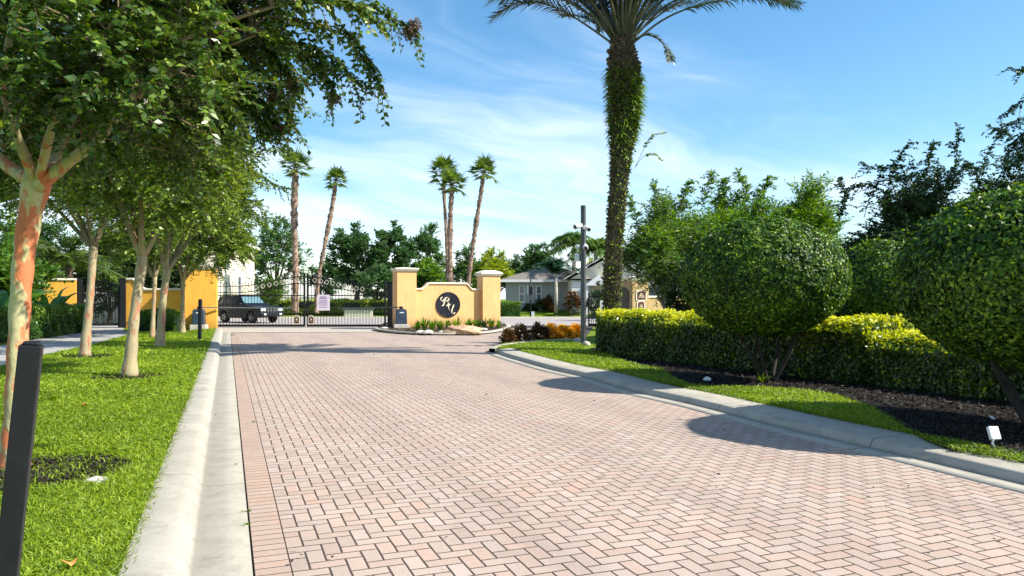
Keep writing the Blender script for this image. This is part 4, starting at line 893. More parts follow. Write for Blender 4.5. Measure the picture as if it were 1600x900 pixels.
    for f in fr:
        Q = sample_path(f, 24); L = np.linalg.norm(Q[-1]-Q[0]); b.tube([Vector(q) for q in Q], list(np.linspace(.034, .006, 24)), 5)
        nl = int(96*min(1, L/4 + .15)); t = np.linspace(.34 if L > 2 else .2, 1, nl); q = np.stack([np.interp(t, np.linspace(0, 1, 24), Q[:, j]) for j in range(3)], 1)
        T = unit(np.gradient(q, axis=0)); S_ = unit(np.cross(T, np.array([0, 0, 1.0]))); Up = np.cross(S_, T)
        for sg in (-1, 1):
            for sh in (0,):
                ll = .56*np.sin(np.pi*np.clip(t*.93, 0, 1))**.55*min(1, L/3.2) + .06; D = T*.8 + S_*sg*.75 + Up*RNG.uniform(.05, .55, (nl, 1)) + RNG.normal(0, .10, (nl, 3)); D = unit(D); D[:, 2] -= .12
                m_ = q + D*ll[:, None]*.5; e_ = q + D*ll[:, None]; e_[:, 2] -= .06*ll/.4
                W_ = unit(np.cross(D, Up))*.019
                V = np.stack([q - W_*.6, q + W_*.6, m_ + W_, m_ - W_, e_], 1).reshape(-1, 3); i5 = np.arange(nl)[:, None]*5
                parts.append((V, np.concatenate([i5 + np.array([[0, 1, 2, 3]]), i5 + np.array([[3, 2, 4, 4]])])))
    b.build('frond_stalks', M['leaf_stalk'], root, world=True)
    V, Fq = join(parts); tri = Fq[:, 2] == 0
    F3 = Fq[Fq[:, 2] == Fq[:, 3]][:, :3]; F4 = Fq[Fq[:, 2] != Fq[:, 3]]
    np_obj('fronds', np_mesh('fronds', V, [F4, F3], M['leaf_date'], {'var': np.repeat(RNG.uniform(.1, .9, len(V)//5), 5)}), root)
M['leaf_stalk'] = simple('leaf_stalk', (0.07, 0.075, 0.04), .5, var=.2, scale=4)
date_palm()

# ------------------------------------------------------------------ fan palms far behind the gate
def fan_palm(label, path_px, d, r0, crown_r, seed, gz=.4, skirt=False):
    rs = random.Random(seed); pts = [W(x, y, d) for x, y in path_px]; root = empty('fan_palm', Vector((pts[0].x, pts[0].y, gz)), label, 'palm tree', 'tall thin fan palms beyond the gate')
    C = sample_path(smooth_path(pts, 5), 60); top = Vector(C[-1]); rr = [r0*(1.1 - .35*i/59 + .22*rs.uniform(-1, 1)*(1 if i < 56 else 0)) for i in range(60)]
    for i in range(36, 57): rr[i] *= 1.18
    b = MB(); b.tube([Vector(p) for p in C], rr, 9)
    for i in range(220):
        t = rs.uniform(.05, .97)*59; c = Vector(C[int(t)]); a = rs.uniform(0, 6.28); o = Vector((math.cos(a), math.sin(a), 0)); r = rr[int(t)]; tn = Vector((-o.y, o.x, 0)); p = c + o*r*.9
        b.add([p - tn*.07, p + tn*.07, p + o*r*.45 + Vector((0, 0, .22))], [(0, 1, 2)])
    b.build('trunk', M['palm_bark'], root, world=True)
    parts = []; stalk = MB()
    nfr = 24
    for i in range(nfr):
        a = 2.4*i + rs.uniform(-.2, .2); el = R(-30 + 115*(i/nfr)); L = crown_r*rs.uniform(.25, .6); dd = Vector((math.cos(a)*math.cos(el), math.sin(a)*math.cos(el), math.sin(el)))
        p0 = top + Vector((0, 0, .1)); p1 = p0 + dd*L; stalk.tube([p0, p1], [.03, .02], 4)
        s_ = Vector((-math.sin(a), math.cos(a), 0)); u_ = dd.cross(s_); R_ = crown_r*.62*rs.uniform(.8, 1.1)
        k = 15; th = np.linspace(-1.2, 1.2, k); D = np.array([tuple(dd*math.cos(x) + s_*math.sin(x) - Vector((0, 0, .25*abs(math.sin(x)) + .12))) for x in th])
        Pp = np.repeat(np.array(tuple(p1))[None], k, 0); parts.append(rhomb_arrays(Pp, D, np.repeat(np.array(tuple(u_))[None], k, 0) + RNG.normal(0, .15, (k, 3)), R_*RNG.uniform(.6, 1.15, k), .085*crown_r))
    stalk.build('stalks', M['leaf_stalk'], root, world=True)
    V, Fq = join(parts); np_obj('fronds', np_mesh('fronds', V, [Fq], M['leaf_palm'], {'var': np.repeat(RNG.uniform(.15, .95, len(V)//4), 4)}), root)
D_ = 58
fan_palm('thick straight fan palm left of the gate opening, behind the parked car', [(461, 490), (462, 440), (461, 380), (460, 320), (462, 264)], D_, .26, 1.55, 1)
fan_palm('leaning fan palm just right of the thick straight one, small crown', [(494, 490), (497, 440), (508, 380), (518, 330), (525, 284)], D_, .17, 1.3, 2)
fan_palm('slimmest straight fan palm, leftmost of the group behind the monogram wall', [(700, 490), (699, 430), (697, 360), (694, 310), (693, 272)], D_+2, .125, 1.5, 3)
fan_palm('straight dark-trunked fan palm touching the slimmest one, crown a little lower', [(703, 490), (703, 430), (703, 380), (704, 330), (706, 292)], D_-1, .20, 1.45, 4)
fan_palm('leaning fan palm right of the pair behind the monogram wall', [(727, 490), (732, 440), (738, 390), (747, 330), (756, 272)], D_, .175, 1.45, 5)

# ------------------------------------------------------------------ feather palms near the house
def feather_palm(name, label, base, top, r, L, nfr, leaf, bark, seed, droop=1.2, elr=(5, 80), wl=.035, ll=.55):
    rs = random.Random(seed); root = empty(name, base, label, 'palm tree'); b = MB(); b.tube([base - Vector((0, 0, .1)), base.lerp(top, .5), top], [r*1.3, r, r*.8], 9); b.build('trunk', M[bark], root, world=True)
    st = MB(); parts = []
    for i in range(nfr):
        a = 2.39996*i; el = R(elr[0] + (elr[1]-elr[0])*rs.random()); h = Vector((math.cos(a), math.sin(a), 0)); l = L*rs.uniform(.85, 1.1)
        f = smooth_path([top] + [top + h*math.cos(el)*l*k + Vector((0, 0, math.sin(el)*l*k - droop*l/3*k*k)) for k in (.33, .66, 1)], 4)
        Q = sample_path(f, 14); st.tube([Vector(q) for q in Q], list(np.linspace(.03, .008, 14)), 4); nl = 34; t = np.linspace(.15, 1, nl); q = np.stack([np.interp(t, np.linspace(0, 1, 14), Q[:, j]) for j in range(3)], 1)
        T = unit(np.gradient(q, axis=0)); S_ = unit(np.cross(T, np.array([0, 0, 1.0]) + 1e-3))
        for sg in (-1, 1):
            D = T*.5 + S_*sg*.8 + RNG.normal(0, .2, (nl, 3)); D[:, 2] -= .35; parts.append(rhomb_arrays(q, D, rnd_unit(nl)*.4 + np.array([0, 0, 1.0]), ll*RNG.uniform(.7, 1.1, nl)*(L/3), wl))
    st.build('frond_stalks', M['leaf_stalk'], root, world=True)
    V, Fq = join(parts); np_obj('fronds', np_mesh('fronds', V, [Fq], M[leaf], {'var': np.repeat(RNG.uniform(.1, .95, len(V)//4), 4)}), root)
feather_palm('young_palm', 'young dark green palm with white trunk on the lawn before the grey house', W(869, 487, 60), W(869, 428, 60), .14, 2.5, 40, 'leaf_bluegreen', 'pale_bark', 3, 1.5, (30, 88), .07, .6)
feather_palm('queen_palm', 'tall pale green queen palm behind the camera pole and grey house roof', W(897, 480, 66), W(897, 385, 66), .2, 3.3, 44, 'leaf_queen', 'pale_bark', 5, 2.0, (25, 88), .10, .8)
feather_palm('queen_palm', 'queen palm between the camera pole and the date palm trunk', W(931, 480, 62), W(931, 392, 62), .2, 2.8, 36, 'leaf_queen', 'pale_bark', 6, 2.0, (25, 88), .10, .8)
feather_palm('short_palm', 'short palm with rough brown trunk above the yellow wall at far left', W(105, 480, 37), W(105, 408, 37), .30, 2.4, 34, 'leaf_palm', 'palm_bark', 8, 1.2, (0, 80), .08, .7)
feather_palm('fishtail_palm', 'drooping palm hanging over the cream house corner, beside the yellow pillar', W(300, 480, 44), W(305, 345, 44), .12, 3.0, 26, 'leaf_queen', 'bark', 9, 2.4, (-5, 60), .09, .8)

# ------------------------------------------------------------------ broad trees
def auto_tree(name, label, px, topy, wpx, d, leaf, n=60, seed=0, group=None, ll=.3, gz=.3, shape=1.0, bark='dark_bark', base_y=None, r0=.2, ntw=6, nleaf=9, outer=.3, twl=.8, droop=.15, low=.25, sprays=None, lw=.55):
    rs = random.Random(seed); top = W(px, topy, d); rx = wpx/2/F*d; base = Vector((top.x, d, gz)); H = top.z - gz
    cz = gz + H*(.5 + low/2); rz = top.z - cz; c = Vector((top.x, d, cz)); fork = base + Vector((rs.uniform(-.1, .1), 0, H*max(.12, low*.8)))
    blobs = [(c - Vector((0, 0, rz*.1)), (rx*.62, rx*.62, rz*.75)), (c + Vector((0, 0, rz*.5)), (rx*.42*shape, rx*.45, rz*.5))]
    for k in range(8):
        a = 2*math.pi*k/8 + rs.uniform(-.3, .3); q = rs.uniform(.5, .68); z = rs.uniform(-.55, .45); blobs.append((c + Vector((math.cos(a)*rx*q*(1-.25*max(0, z)), math.sin(a)*rx*q, z*rz)), tuple(x*rs.uniform(.28, .4) for x in (rx, rx, rz*.9))))
    limbs = [([fork - Vector((0, 0, .1)), fork.lerp(Vector(b_[0]), .5) + Vector((rs.uniform(-.2, .2)*rx*.3, 0, .1*rz)), Vector(b_[0])], [r0*.5, r0*.3, r0*.1]) for b_ in blobs[1:]]
    return tree(name, label, group, base, ([base - Vector((0, 0, .2)), base.lerp(fork, .5), fork], [r0*1.2, r0, r0*.9]), limbs, blobs, n, ntw, nleaf, twl, ll, ll*lw, bark, leaf, droop, outer=outer, radial=.9, tw_r=.012 if d > 40 else .005, crown_c=c - Vector((0, 0, rz*.4)), sides=7, sprays=sprays)
gb = 'trees on the skyline beyond the gate'
auto_tree('pine_tree', 'airy pine behind the thick straight fan palm and cream house', 432, 338, 108, 78, 'leaf_pine', 120, 1, gb, .30, r0=.3, ntw=8, twl=.95, outer=.5)
auto_tree('oak_tree', 'dark leafy tree right of the leaning fan palm, seen above the closed gate', 557, 353, 95, 84, 'leaf_far', 170, 2, gb, .36, r0=.3, ntw=8)
auto_tree('oak_tree', 'dark leafy tree above the left monogram column, tallest of the three together', 615, 346, 80, 82, 'leaf_far', 150, 3, gb, .36, r0=.3, ntw=8)
auto_tree('oak_tree', 'airy tree just left of the slimmest fan palm', 668, 348, 66, 86, 'leaf_pine', 90, 4, gb, .34, r0=.3, ntw=8, outer=.5)
auto_tree('oak_tree', 'low bluish tree behind the meeting posts of the gate', 512, 408, 70, 90, 'leaf_pine', 90, 5, gb, .34)
auto_tree('oak_tree', 'grey-green tree between the two right fan palms', 728, 392, 66, 84, 'leaf_pine', 110, 6, gb, .34)
auto_tree('oak_tree', 'lime green rounded tree above the right monogram column', 770, 396, 74, 72, 'leaf_lime', 130, 7, gb, .30)
auto_tree('oak_tree', 'green low tree between left monogram column and the slim palms', 668, 412, 80, 66, 'leaf_olive', 120, 8, gb, .28)
auto_tree('oak_tree', 'dark tree behind the grey roof, left one', 808, 402, 60, 88, 'leaf_far', 90, 9, gb, .34)
auto_tree('oak_tree', 'dark jagged tree behind the grey roof, nearer the pole', 840, 380, 62, 84, 'leaf_far', 110, 10, gb, .34)
auto_tree('oak_tree', 'lime green tree above the roof between pole and date palm', 932, 408, 74, 72, 'leaf_lime', 110, 12, gb, .30)
auto_tree('oak_tree', 'dim green tree in shade behind the left column of the closed gate', 590, 420, 76, 70, 'leaf_far', 100, 13, gb, .3)
auto_tree('shrub_tree', 'rounded bright bush behind the black car bonnet', 423, 440, 44, 60, 'leaf_olive', 70, 14, gb, .2, low=.05)
auto_tree('oak_tree', 'leafy tree behind the cream house roof', 385, 395, 60, 92, 'leaf_far', 80, 15, gb, .34)
gr_ = 'loose trees behind the round shrubs'
def shoots(lst, d): return [[W(a[0], a[1], d) for a in s] for s in lst]
auto_tree('loquat_tree', 'olive green small tree with pale forked trunk beside the tan plaque pillar', 1045, 318, 160, 24, 'leaf_olive', 280, 21, gr_, .15, gz=.1, r0=.12, bark='pale_bark', ntw=8, nleaf=12, twl=.6, droop=.2, low=.3, lw=.3,
          sprays=shoots([[(1000, 370), (995, 345), (990, 325), (985, 310)], [(1060, 340), (1066, 320), (1070, 300), (1078, 285)], [(1095, 330), (1103, 300), (1108, 285), (1112, 270)], [(1030, 350), (1032, 330), (1028, 305), (1022, 292)]], 24))
auto_tree('loquat_tree', 'bright yellow-green tree rising behind the largest round shrub, left peak', 1150, 300, 180, 25, 'leaf_olive', 300, 22, gr_, .17, gz=.1, r0=.12, ntw=8, nleaf=12, twl=.6, droop=.1, low=.1, lw=.3,
          sprays=shoots([[(1160, 330), (1165, 300), (1162, 285), (1155, 272)], [(1180, 330), (1190, 300), (1196, 290), (1200, 278)], [(1120, 330), (1125, 310), (1130, 296), (1132, 282)]], 25))
auto_tree('loquat_tree', 'green spiky-topped tree rising behind the largest round shrub, right peak', 1262, 288, 170, 25, 'leaf_olive', 300, 23, gr_, .18, gz=.1, r0=.12, ntw=8, nleaf=12, twl=.6, droop=.1, low=.1, lw=.28)
auto_tree('loquat_tree', 'dim tree filling the gap above the small round shrub', 1330, 380, 110, 23, 'leaf_dark', 110, 24, gr_, .15, gz=.1, r0=.1, ntw=8, nleaf=12, twl=.5, low=.1)
sh = [[(1380, 330), (1392, 280), (1402, 250), (1418, 225)], [(1418, 320), (1435, 280), (1425, 262), (1395, 258)], [(1440, 300), (1448, 270), (1452, 245), (1457, 226)], [(1480, 310), (1492, 270), (1494, 235), (1497, 204)], [(1350, 340), (1362, 300), (1380, 270), (1350, 258)], [(1470, 330), (1480, 290), (1505, 262), (1530, 262)], [(1400, 340), (1380, 300), (1350, 286), (1335, 292)], [(1310, 345), (1320, 320), (1322, 300), (1312, 285)]]
auto_tree('crepe_myrtle', 'dark crepe myrtle with long arching shoots against pale cloud, behind the right shrubs', 1440, 268, 240, 17.5, 'leaf_dark', 420, 25, gr_, .085, gz=.1, r0=.1, ntw=9, nleaf=17, twl=.55, droop=.3, low=.15, sprays=shoots(sh, 17.5))
sh = [[(1530, 300), (1536, 265), (1545, 235), (1572, 200)], [(1560, 310), (1565, 280), (1580, 258), (1620, 235)], [(1530, 310), (1528, 280), (1520, 262), (1512, 255)], [(1600, 260), (1590, 225), (1572, 208), (1550, 200)]]
auto_tree('crepe_myrtle', 'dark crepe myrtle with drooping sprays above the nearest round shrub', 1585, 250, 200, 18.5, 'leaf_dark', 330, 26, gr_, .08, gz=.1, r0=.1, ntw=9, nleaf=17, twl=.5, droop=.4, low=.15, sprays=shoots(sh, 18.5))
sh = [[(1700, 180), (1660, 150), (1610, 150), (1572, 178)], [(1700, 160), (1660, 128), (1615, 112), (1583, 108)], [(1700, 200), (1660, 175), (1605, 182), (1565, 198)], [(1700, 230), (1640, 200), (1600, 215), (1574, 240)], [(1700, 210), (1660, 190), (1610, 200), (1585, 222)]]
auto_tree('crepe_myrtle', 'overhanging dark crown entering the frame at the right edge, highest on that side', 1715, 95, 250, 16.2, 'leaf_dark', 300, 27, gr_, .085, gz=.1, r0=.1, ntw=9, nleaf=17, twl=.5, droop=.4, low=.3, sprays=shoots(sh, 16.2))
for i, (px, ty, w, d, lf, lab) in enumerate([(1100, 400, 130, 22.5, 'leaf_dark', 'dark shrub filling the space left of the largest round shrub'), (1290, 465, 150, 21, 'leaf_dark', 'dark shrub between the large and small round shrubs, behind the hedge'), (1450, 425, 190, 19.5, 'leaf_dark', 'dark shrub behind the gap between small and nearest round shrubs'), (1640, 340, 260, 17, 'leaf_dark', 'dark shrub mass at the right edge behind the nearest round shrub')]):
    auto_tree('shrub', lab, px, ty, w, d, lf, 190, 30+i, 'dark shrubs behind the clipped hedges', .10, gz=.1, r0=.06, ntw=8, nleaf=13, twl=.45, low=.02, outer=.4)
gl_ = 'trees behind the yellow wall at left'
for i, (px, ty, w, d, lf, lab) in enumerate([(-60, 240, 260, 34, 'leaf_green_hedge', 'dense green tree at the left edge behind the nearest trunk'), (60, 330, 170, 44, 'leaf_far', 'dim green tree above the left yellow wall'), (170, 355, 130, 41, 'leaf_dark', 'dark tree seen above the small black gate'), (250, 375, 100, 42, 'leaf_dark', 'dark tree seen over the curved yellow wall'), (15, 400, 110, 31, 'leaf_green_hedge', 'green bush at the left edge beside the footpath')]):
    auto_tree('garden_tree', lab, px, ty, w, d, lf, 130, 50+i, gl_, .2, gz=.05, r0=.12, ntw=8, nleaf=11, twl=.7, low=.1)
# broad banana-like leaves at far left
def big_leaves(label, p, n, L, w, seed):
    root = empty('banana_plant', p, label, 'plant', 'broad-leaved plants at the yellow wall'); rs = random.Random(seed); parts = []; b = MB()
    for i in range(n):
        a = rs.uniform(0, 6.28); h = Vector((math.cos(a), math.sin(a), 0)); l = L*rs.uniform(.7, 1.1); el = R(rs.uniform(30, 80)); q = smooth_path([p, p + Vector((0, 0, .6)) + h*.1, p + h*math.cos(el)*l*.6 + Vector((0, 0, .6 + math.sin(el)*l*.6)), p + h*math.cos(el)*l*1.05 + Vector((0, 0, .5 + math.sin(el)*l*.75))], 5)
        Q = sample_path(q, 14); b.tube([Vector(x) for x in Q[:9]], list(np.linspace(.03, .015, 9)), 5); s = np.array([-h.y, h.x, 0.]); ww = w*np.sin(np.linspace(.05, np.pi-.02, 10))**.7
        Lq = Q[4:]; V = np.stack([Lq - s*ww[:, None]/2 - np.array([0, 0, .08])*ww[:, None], Lq, Lq + s*ww[:, None]/2 - np.array([0, 0, .08])*ww[:, None]], 1).reshape(-1, 3)
        Fq = np.array([(k*3+j, k*3+j+1, (k+1)*3+j+1, (k+1)*3+j) for k in range(9) for j in range(2)]); parts.append((V, Fq))
    b.build('stems', M['leaf_stalk'], root, world=True); V, Fq = join(parts); np_obj('leaves', np_mesh('leaves', V, [Fq], M['leaf_banana'], {'var': RNG.uniform(.2, .8, len(V))}), root)
big_leaves('broad dark leaved plant before the yellow wall, right of the nearest trunk', G(75, 524, .1), 11, 1.9, .42, 1)
big_leaves('broad leaved plant at the left edge of the photo', G(-5, 532, .1), 12, 2.6, .5, 2)

# hedges and low planting at left and behind the gate
hedge('clipped green hedge along the footpath in front of the left yellow wall', [G(-60, 540, .1), G(40, 531, .1), G(118, 520, .1)], .9, 1.05, 26000, 'leaf_green_hedge', .10, .08, full=False, wob=.08)
hedge('low green bushes at the foot of the curved yellow wall', [G(216, 517, .1), G(250, 517, .1), G(276, 517, .1)], .7, .78, 9000, 'leaf_green_hedge', .11, .08, full=False, wob=.14)
hedge('yellow-green hedge row across the street behind the closed gate', [Vector((-25, 60.5, 0)), Vector((-17, 60.5, 0)), Vector((-9.5, 60.5, 0))], 1.2, .95, 14000, 'leaf_lime', .19, .4, full=False, wob=.2)
hedge('boxy clipped hedge on the lawn before the grey house', [W(781, 490, 60), W(797, 490, 60), W(811, 490, 60)], 1.3, 1.1, 6000, 'leaf_olive', .15, -.1 , full=False) if False else None
h_ = hedge('boxy clipped hedge on the lawn before the grey house', [Vector((-.95, 58.8, 0)), Vector((-.1, 58.8, 0)), Vector((.65, 58.8, 0))], 1.3, 1.15, 6000, 'leaf_olive', .13, .12, full=False)
for i, (px, y0, w, hh, d, lf, lab) in enumerate([(848, 478, 24, 20, 62, 'leaf_dark', 'dark rounded bush at the grey house wall, the roundest one'), (826, 482, 9, 7, 63, 'leaf_dark', 'smallest dark bush at the foot of the grey house'), (833, 482, 8, 7, 62.8, 'leaf_dark', 'small dark bush right beside the smallest one at the grey house'), (895, 470, 40, 26, 59, 'leaf_maroon', 'maroon leaved bush before the white gabled front'), (858, 474, 16, 22, 61.5, 'leaf_maroon', 'reddish bush touching the white palm trunk'), (935, 462, 40, 44, 50, 'leaf_dark', 'dark bush left of the date palm trunk at street level')]):
    auto_tree('bush', lab, px, y0-hh/2, w, d, lf, 45, 70+i, 'bushes along the grey house', .16, gz=.35 if d > 55 else 0.1, r0=.05, ntw=7, nleaf=8, twl=.3, low=.0, outer=.3)
# croton bed beyond the tip of the right lawn
for i, (px, py, w, hh, lf, lab) in enumerate([(793, 537, 14, 19, 'leaf_maroon', 'smallest dull red plant at the tip of the right lawn'), (815, 535, 30, 24, 'leaf_maroon', 'dark reddish mound of foliage, leftmost big one of the croton bed'), (842, 532, 28, 23, 'leaf_maroon', 'red-brown croton beside the dark mound'), (862, 531, 26, 21, 'leaf_croton', 'yellow and orange croton in mid bed'), (880, 530, 24, 20, 'leaf_croton', 'orange croton second from the camera pole'), (898, 529, 22, 19, 'leaf_croton', 'orange croton touching the camera pole')]):
    g0 = G(px, py, .05); top_y = py - hh; auto_tree('croton', lab, px, top_y, w, g0.y, lf, 40, 90+i, 'crotons and low red shrubs by the camera pole', .085, gz=.03, r0=.02, ntw=7, nleaf=9, twl=.18, low=.0, outer=.3, lw=.6)
# small spiky plants along the monogram wall
for i, (px, py, s, lab) in enumerate([(652, 517, .8, 'leftmost spiky green plant at the monogram wall, beside the grey-blue box'), (663, 517, 1.0, 'second spiky plant from the left under the monogram wall'), (675, 517, .95, 'spiky plant third from the left under the monogram wall'), (688, 516, .8, 'spiky plant under the left part of the round monogram disc'), (700, 515, .75, 'spiky plant under the centre of the round disc'), (714, 514, .9, 'spiky plant behind the flat tan boulder'), (733, 514, .85, 'spiky plant just right of the tan boulder'), (746, 514, .8, 'spiky plant at the foot of the right column, left side'), (757, 514, .85, 'dark spiky plant before the right column'), (768, 513, .85, 'spiky plant before the right edge of the right column'), (779, 513, .65, 'rightmost spiky plant at the island end')]):
    tuft(lab, G(px, py, .1), 46, .95*s, .06, 'leaf_olive' if i != 8 else 'leaf_dark', 'spiky plants along the monogram wall', up=1.5, spread=.9 if i else 1.1)

# ================================================================== BUILT THINGS
def column_parts(root, w, dpt, h, mat, cx=0, cy=0, capm='cream_trim', pyramid=False):
    b = MB(); b.box((cx-w/2, cy-dpt/2, -.15), (cx+w/2, cy+dpt/2, h-.22)); b.build('shaft', M[mat], root, bevel=.015)
    b = MB()
    for e, z0, z1 in ((.03, h-.222, h-.17), (.075, h-.17, h-.11), (.11, h-.11, h-.035)): b.box((cx-w/2-e, cy-dpt/2-e, z0), (cx+w/2+e, cy+dpt/2+e, z1))
    e = .11; t = .35 if pyramid else .12; zt = h + (.10 if pyramid else .01)
    vs = [(cx-w/2-e, cy-dpt/2-e, h-.035), (cx+w/2+e, cy-dpt/2-e, h-.035), (cx+w/2+e, cy+dpt/2+e, h-.035), (cx-w/2-e, cy+dpt/2+e, h-.035)]
    vs += [(cx+sx*(w/2+e)*t*1.4, cy+sy*(dpt/2+e)*t*1.4, zt) for sx, sy in ((-1, -1), (1, -1), (1, 1), (-1, 1))]
    b.add(vs, [(0, 1, 2, 3), (4, 5, 6, 7), (0, 1, 5, 4), (1, 2, 6, 5), (2, 3, 7, 6), (3, 0, 4, 7)])
    b.build('cap', M[capm], root, bevel=.012)
# --- monogram wall with two columns
XL = Vector((-5.33, 36.5, 0)); XR = Vector((-1.22, 38.3, 0)); wa = math.atan2(XR.y-XL.y, XR.x-XL.x); mid = XL.lerp(XR, .5); half = (XR-XL).length/2
wall = empty('entrance_sign_wall', mid + Vector((0, 0, .08)), 'peach stucco entrance wall with curved cream coping between two capped columns', 'wall', rz=wa)
b = MB(); sh_, tp = 1.85, 2.15
def swoop(x0, x1, z0, z1, n=10):      # S-shaped: concave then convex
    return [(x0 + (x1-x0)*i/n, z0 + (z1-z0)*(lambda t: t*t*(3-2*t))(i/n)) for i in range(n+1)]
outl = [(-half, sh_)] + swoop(-1.42, -.98, sh_, tp) + swoop(.93, 1.32, tp, sh_) + [(half, sh_)]
b.prism([(-half, -.15)] + outl + [(half, -.15)], (-.14, .14)); b.build('wall', M['peach'], wall, triangulate=True)
b = MB(); b.smooth = False
poly = outl; top_ = [(x, z+.10) for x, z in poly]
n = len(poly); vs = [(x, y, z) for (x, z), y in [(p, -.20) for p in poly] + [(p, -.20) for p in top_] + [(p, .20) for p in top_] + [(p, .20) for p in poly]]
vs = [(x, y, z + (.003 if True else 0)) for x, y, z in vs]
fs = []
for i in range(n-1):
    for a_, c_ in ((0, 1), (1, 2), (2, 3), (3, 0)): fs.append((a_*n+i, a_*n+i+1, c_*n+i+1, c_*n+i))
fs += [(0, n, 2*n, 3*n), (n-1, 2*n-1, 3*n-1, 4*n-1)]
b.add(vs, fs); b.build('coping', M['cream_trim'], wall, bevel=.03)
cl = empty('wall_column', XL + Vector((0, 0, .08)), 'left peach column of the monogram wall with flat cream cap, beside the gate', 'column', 'peach columns at both ends of the monogram wall', rz=wa)
column_parts(cl, .98, .86, 2.97, 'peach')
cr = empty('wall_column', XR + Vector((0, 0, .08)), 'right peach column of the monogram wall with low pyramid cream cap', 'column', 'peach columns at both ends of the monogram wall', rz=wa)
column_parts(cr, .98, .86, 2.80, 'peach', pyramid=True)
# round monogram disc : BV in script
disc = empty('monogram_disc', wall.location + Vector((0, 0, 0)), 'round black disc on the peach wall with gold script initials B and V', 'sign', rz=wa)
M['disc_black'] = simple('disc_black', (0.016, 0.017, 0.026), .30, var=.3, scale=3)
dx, dz, dr = -.02, 1.13, .64
b = MB(); Mr = Matrix.Translation((dx, -.14, dz)) @ Matrix.Rotation(R(90), 4, 'X')
prof = [(dr, 0), (dr, .045), (dr-.012, .055), (dr-.04, .055), (dr-.05, .045), (.02, .045)]
bb = MB(); bb.lathe(prof, 48); b.add([Mr @ Vector(v) for v in bb.v], bb.f); b.build('disc', M['disc_black'], disc)
def pen(b, pts, ang=R(52), wmax=.036, wmin=.006, y=-.197, n=10):
    """calligraphic stroke: width follows the pen angle"""
    P_ = smooth_path([Vector((x, 0, z)) for x, z in pts], n); vs = []; m = len(P_)
    for i, p in enumerate(P_):
        t = (P_[min(i+1, m-1)] - P_[max(i-1, 0)]).normalized(); a = math.atan2(t.z, t.x); k = abs(math.cos(a - ang))**2.0
        w = wmin + (wmax-wmin)*k*min(1, 4*i/m + .15, 4*(m-1-i)/m + .15); nn = Vector((-t.z, 0, t.x))
        for s, yy in ((1, y), (-1, y), (-1, y+.015), (1, y+.015)): vs.append((p.x + nn.x*w*s, yy, p.z + nn.z*w*s))
    fs = []
    for i in range(m-1):
        for q in range(4): fs.append((i*4+q, i*4+(q+1) % 4, (i+1)*4+(q+1) % 4, (i+1)*4+q))
    fs += [(0, 1, 2, 3), (4*m-4, 4*m-3, 4*m-2, 4*m-1)]; b.add(vs, fs)
def px2(x, y): return (dx + (x-555)/305*dr, dz - (y-460)/318*dr)
lb = MB()
for st in ([(415, 262), (385, 280), (365, 320), (372, 360), (410, 372), (450, 330), (480, 290)],
           [(508, 285), (478, 330), (455, 400), (430, 465), (400, 490), (378, 482)],
           [(455, 310), (490, 285), (540, 282), (570, 305), (560, 340), (520, 365), (498, 372)],
           [(500, 372), (540, 388), (555, 430), (540, 470), (510, 488), (492, 478)]):
    pen(lb, [px2(*p) for p in st])
lb.build('initial_b', M['pale_gold'], disc)
lb = MB()
for st in ([(620, 450), (590, 452), (562, 490), (560, 540), (580, 590), (605, 600)],
           [(698, 452), (680, 500), (655, 570), (640, 630), (632, 665)],
           [(630, 610), (650, 670), (672, 688), (700, 680), (730, 650)]):
    pen(lb, [px2(*p) for p in st])
lb.build('initial_v', M['pale_gold'], disc)

# --- left pillar and yellow walls
la = R(19); pl = empty('gate_pillar', G(305, 516.5) + Vector((0, .7, 0)), 'tall golden yellow stucco pillar with weathered cream cap at the left of the gate', 'column', rz=la)
column_parts(pl, 1.42, 1.25, 3.12, 'gold')
def ywall(name, label, a, bpt, outline, th=.24, cope=.10, mat='gold'):
    a = Vector(a); bpt = Vector(bpt); an = math.atan2(bpt.y-a.y, bpt.x-a.x); L = (bpt-a).length; root = empty(name, a, label, 'wall', rz=an)
    pts = [(x*L, z) for x, z in outline]; b = MB(); b.prism([(pts[0][0], -.15)] + pts + [(pts[-1][0], -.15)], (-th/2, th/2)); b.build('wall', M[mat], root, triangulate=True)
    n = len(pts); vs = [(x, y, z + dz_) for y, dz_ in ((-th/2-.06, .003), (-th/2-.06, cope), (th/2+.06, cope), (th/2+.06, .003)) for x, z in pts]; b = MB()
    fs = [(p_*n+i, p_*n+i+1, q_*n+i+1, q_*n+i) for i in range(n-1) for p_, q_ in ((0, 1), (1, 2), (2, 3), (3, 0))] + [(0, n, 2*n, 3*n), (n-1, 2*n-1, 3*n-1, 4*n-1)]
    b.add(vs, fs); b.build('coping', M['cream_trim'], root, bevel=.02); return root
A1 = W(198, 516, 35.4); A1.z = 0; B1 = Vector((pl.location.x - .6, pl.location.y + .1, 0))
sw = [(.0, 2.40), (.12, 2.40)] + [(.12 + .2*t, 2.40 - .50*(math.sin(t*math.pi/2))) for t in (.15, .3, .45, .6, .75, .9, 1.0)] + [(1.0, 1.92)]
ywall('garden_wall', 'golden yellow wall dipping in a curve beside the small gate, left of the pillar', A1, B1, sw)
A0 = W(-120, 520, 32.5); A0.z = 0; B0 = W(119, 516, 34.6); B0.z = 0
ywall('garden_wall', 'golden yellow wall behind the footpath hedge, left of the small gate', A0, B0, [(0, 1.75), (.72, 1.75)] + [(.72 + .1*t, 1.75 + .6*t*t*(3-2*t)) for t in (.2, .4, .6, .8, 1)] + [(1, 2.36)])

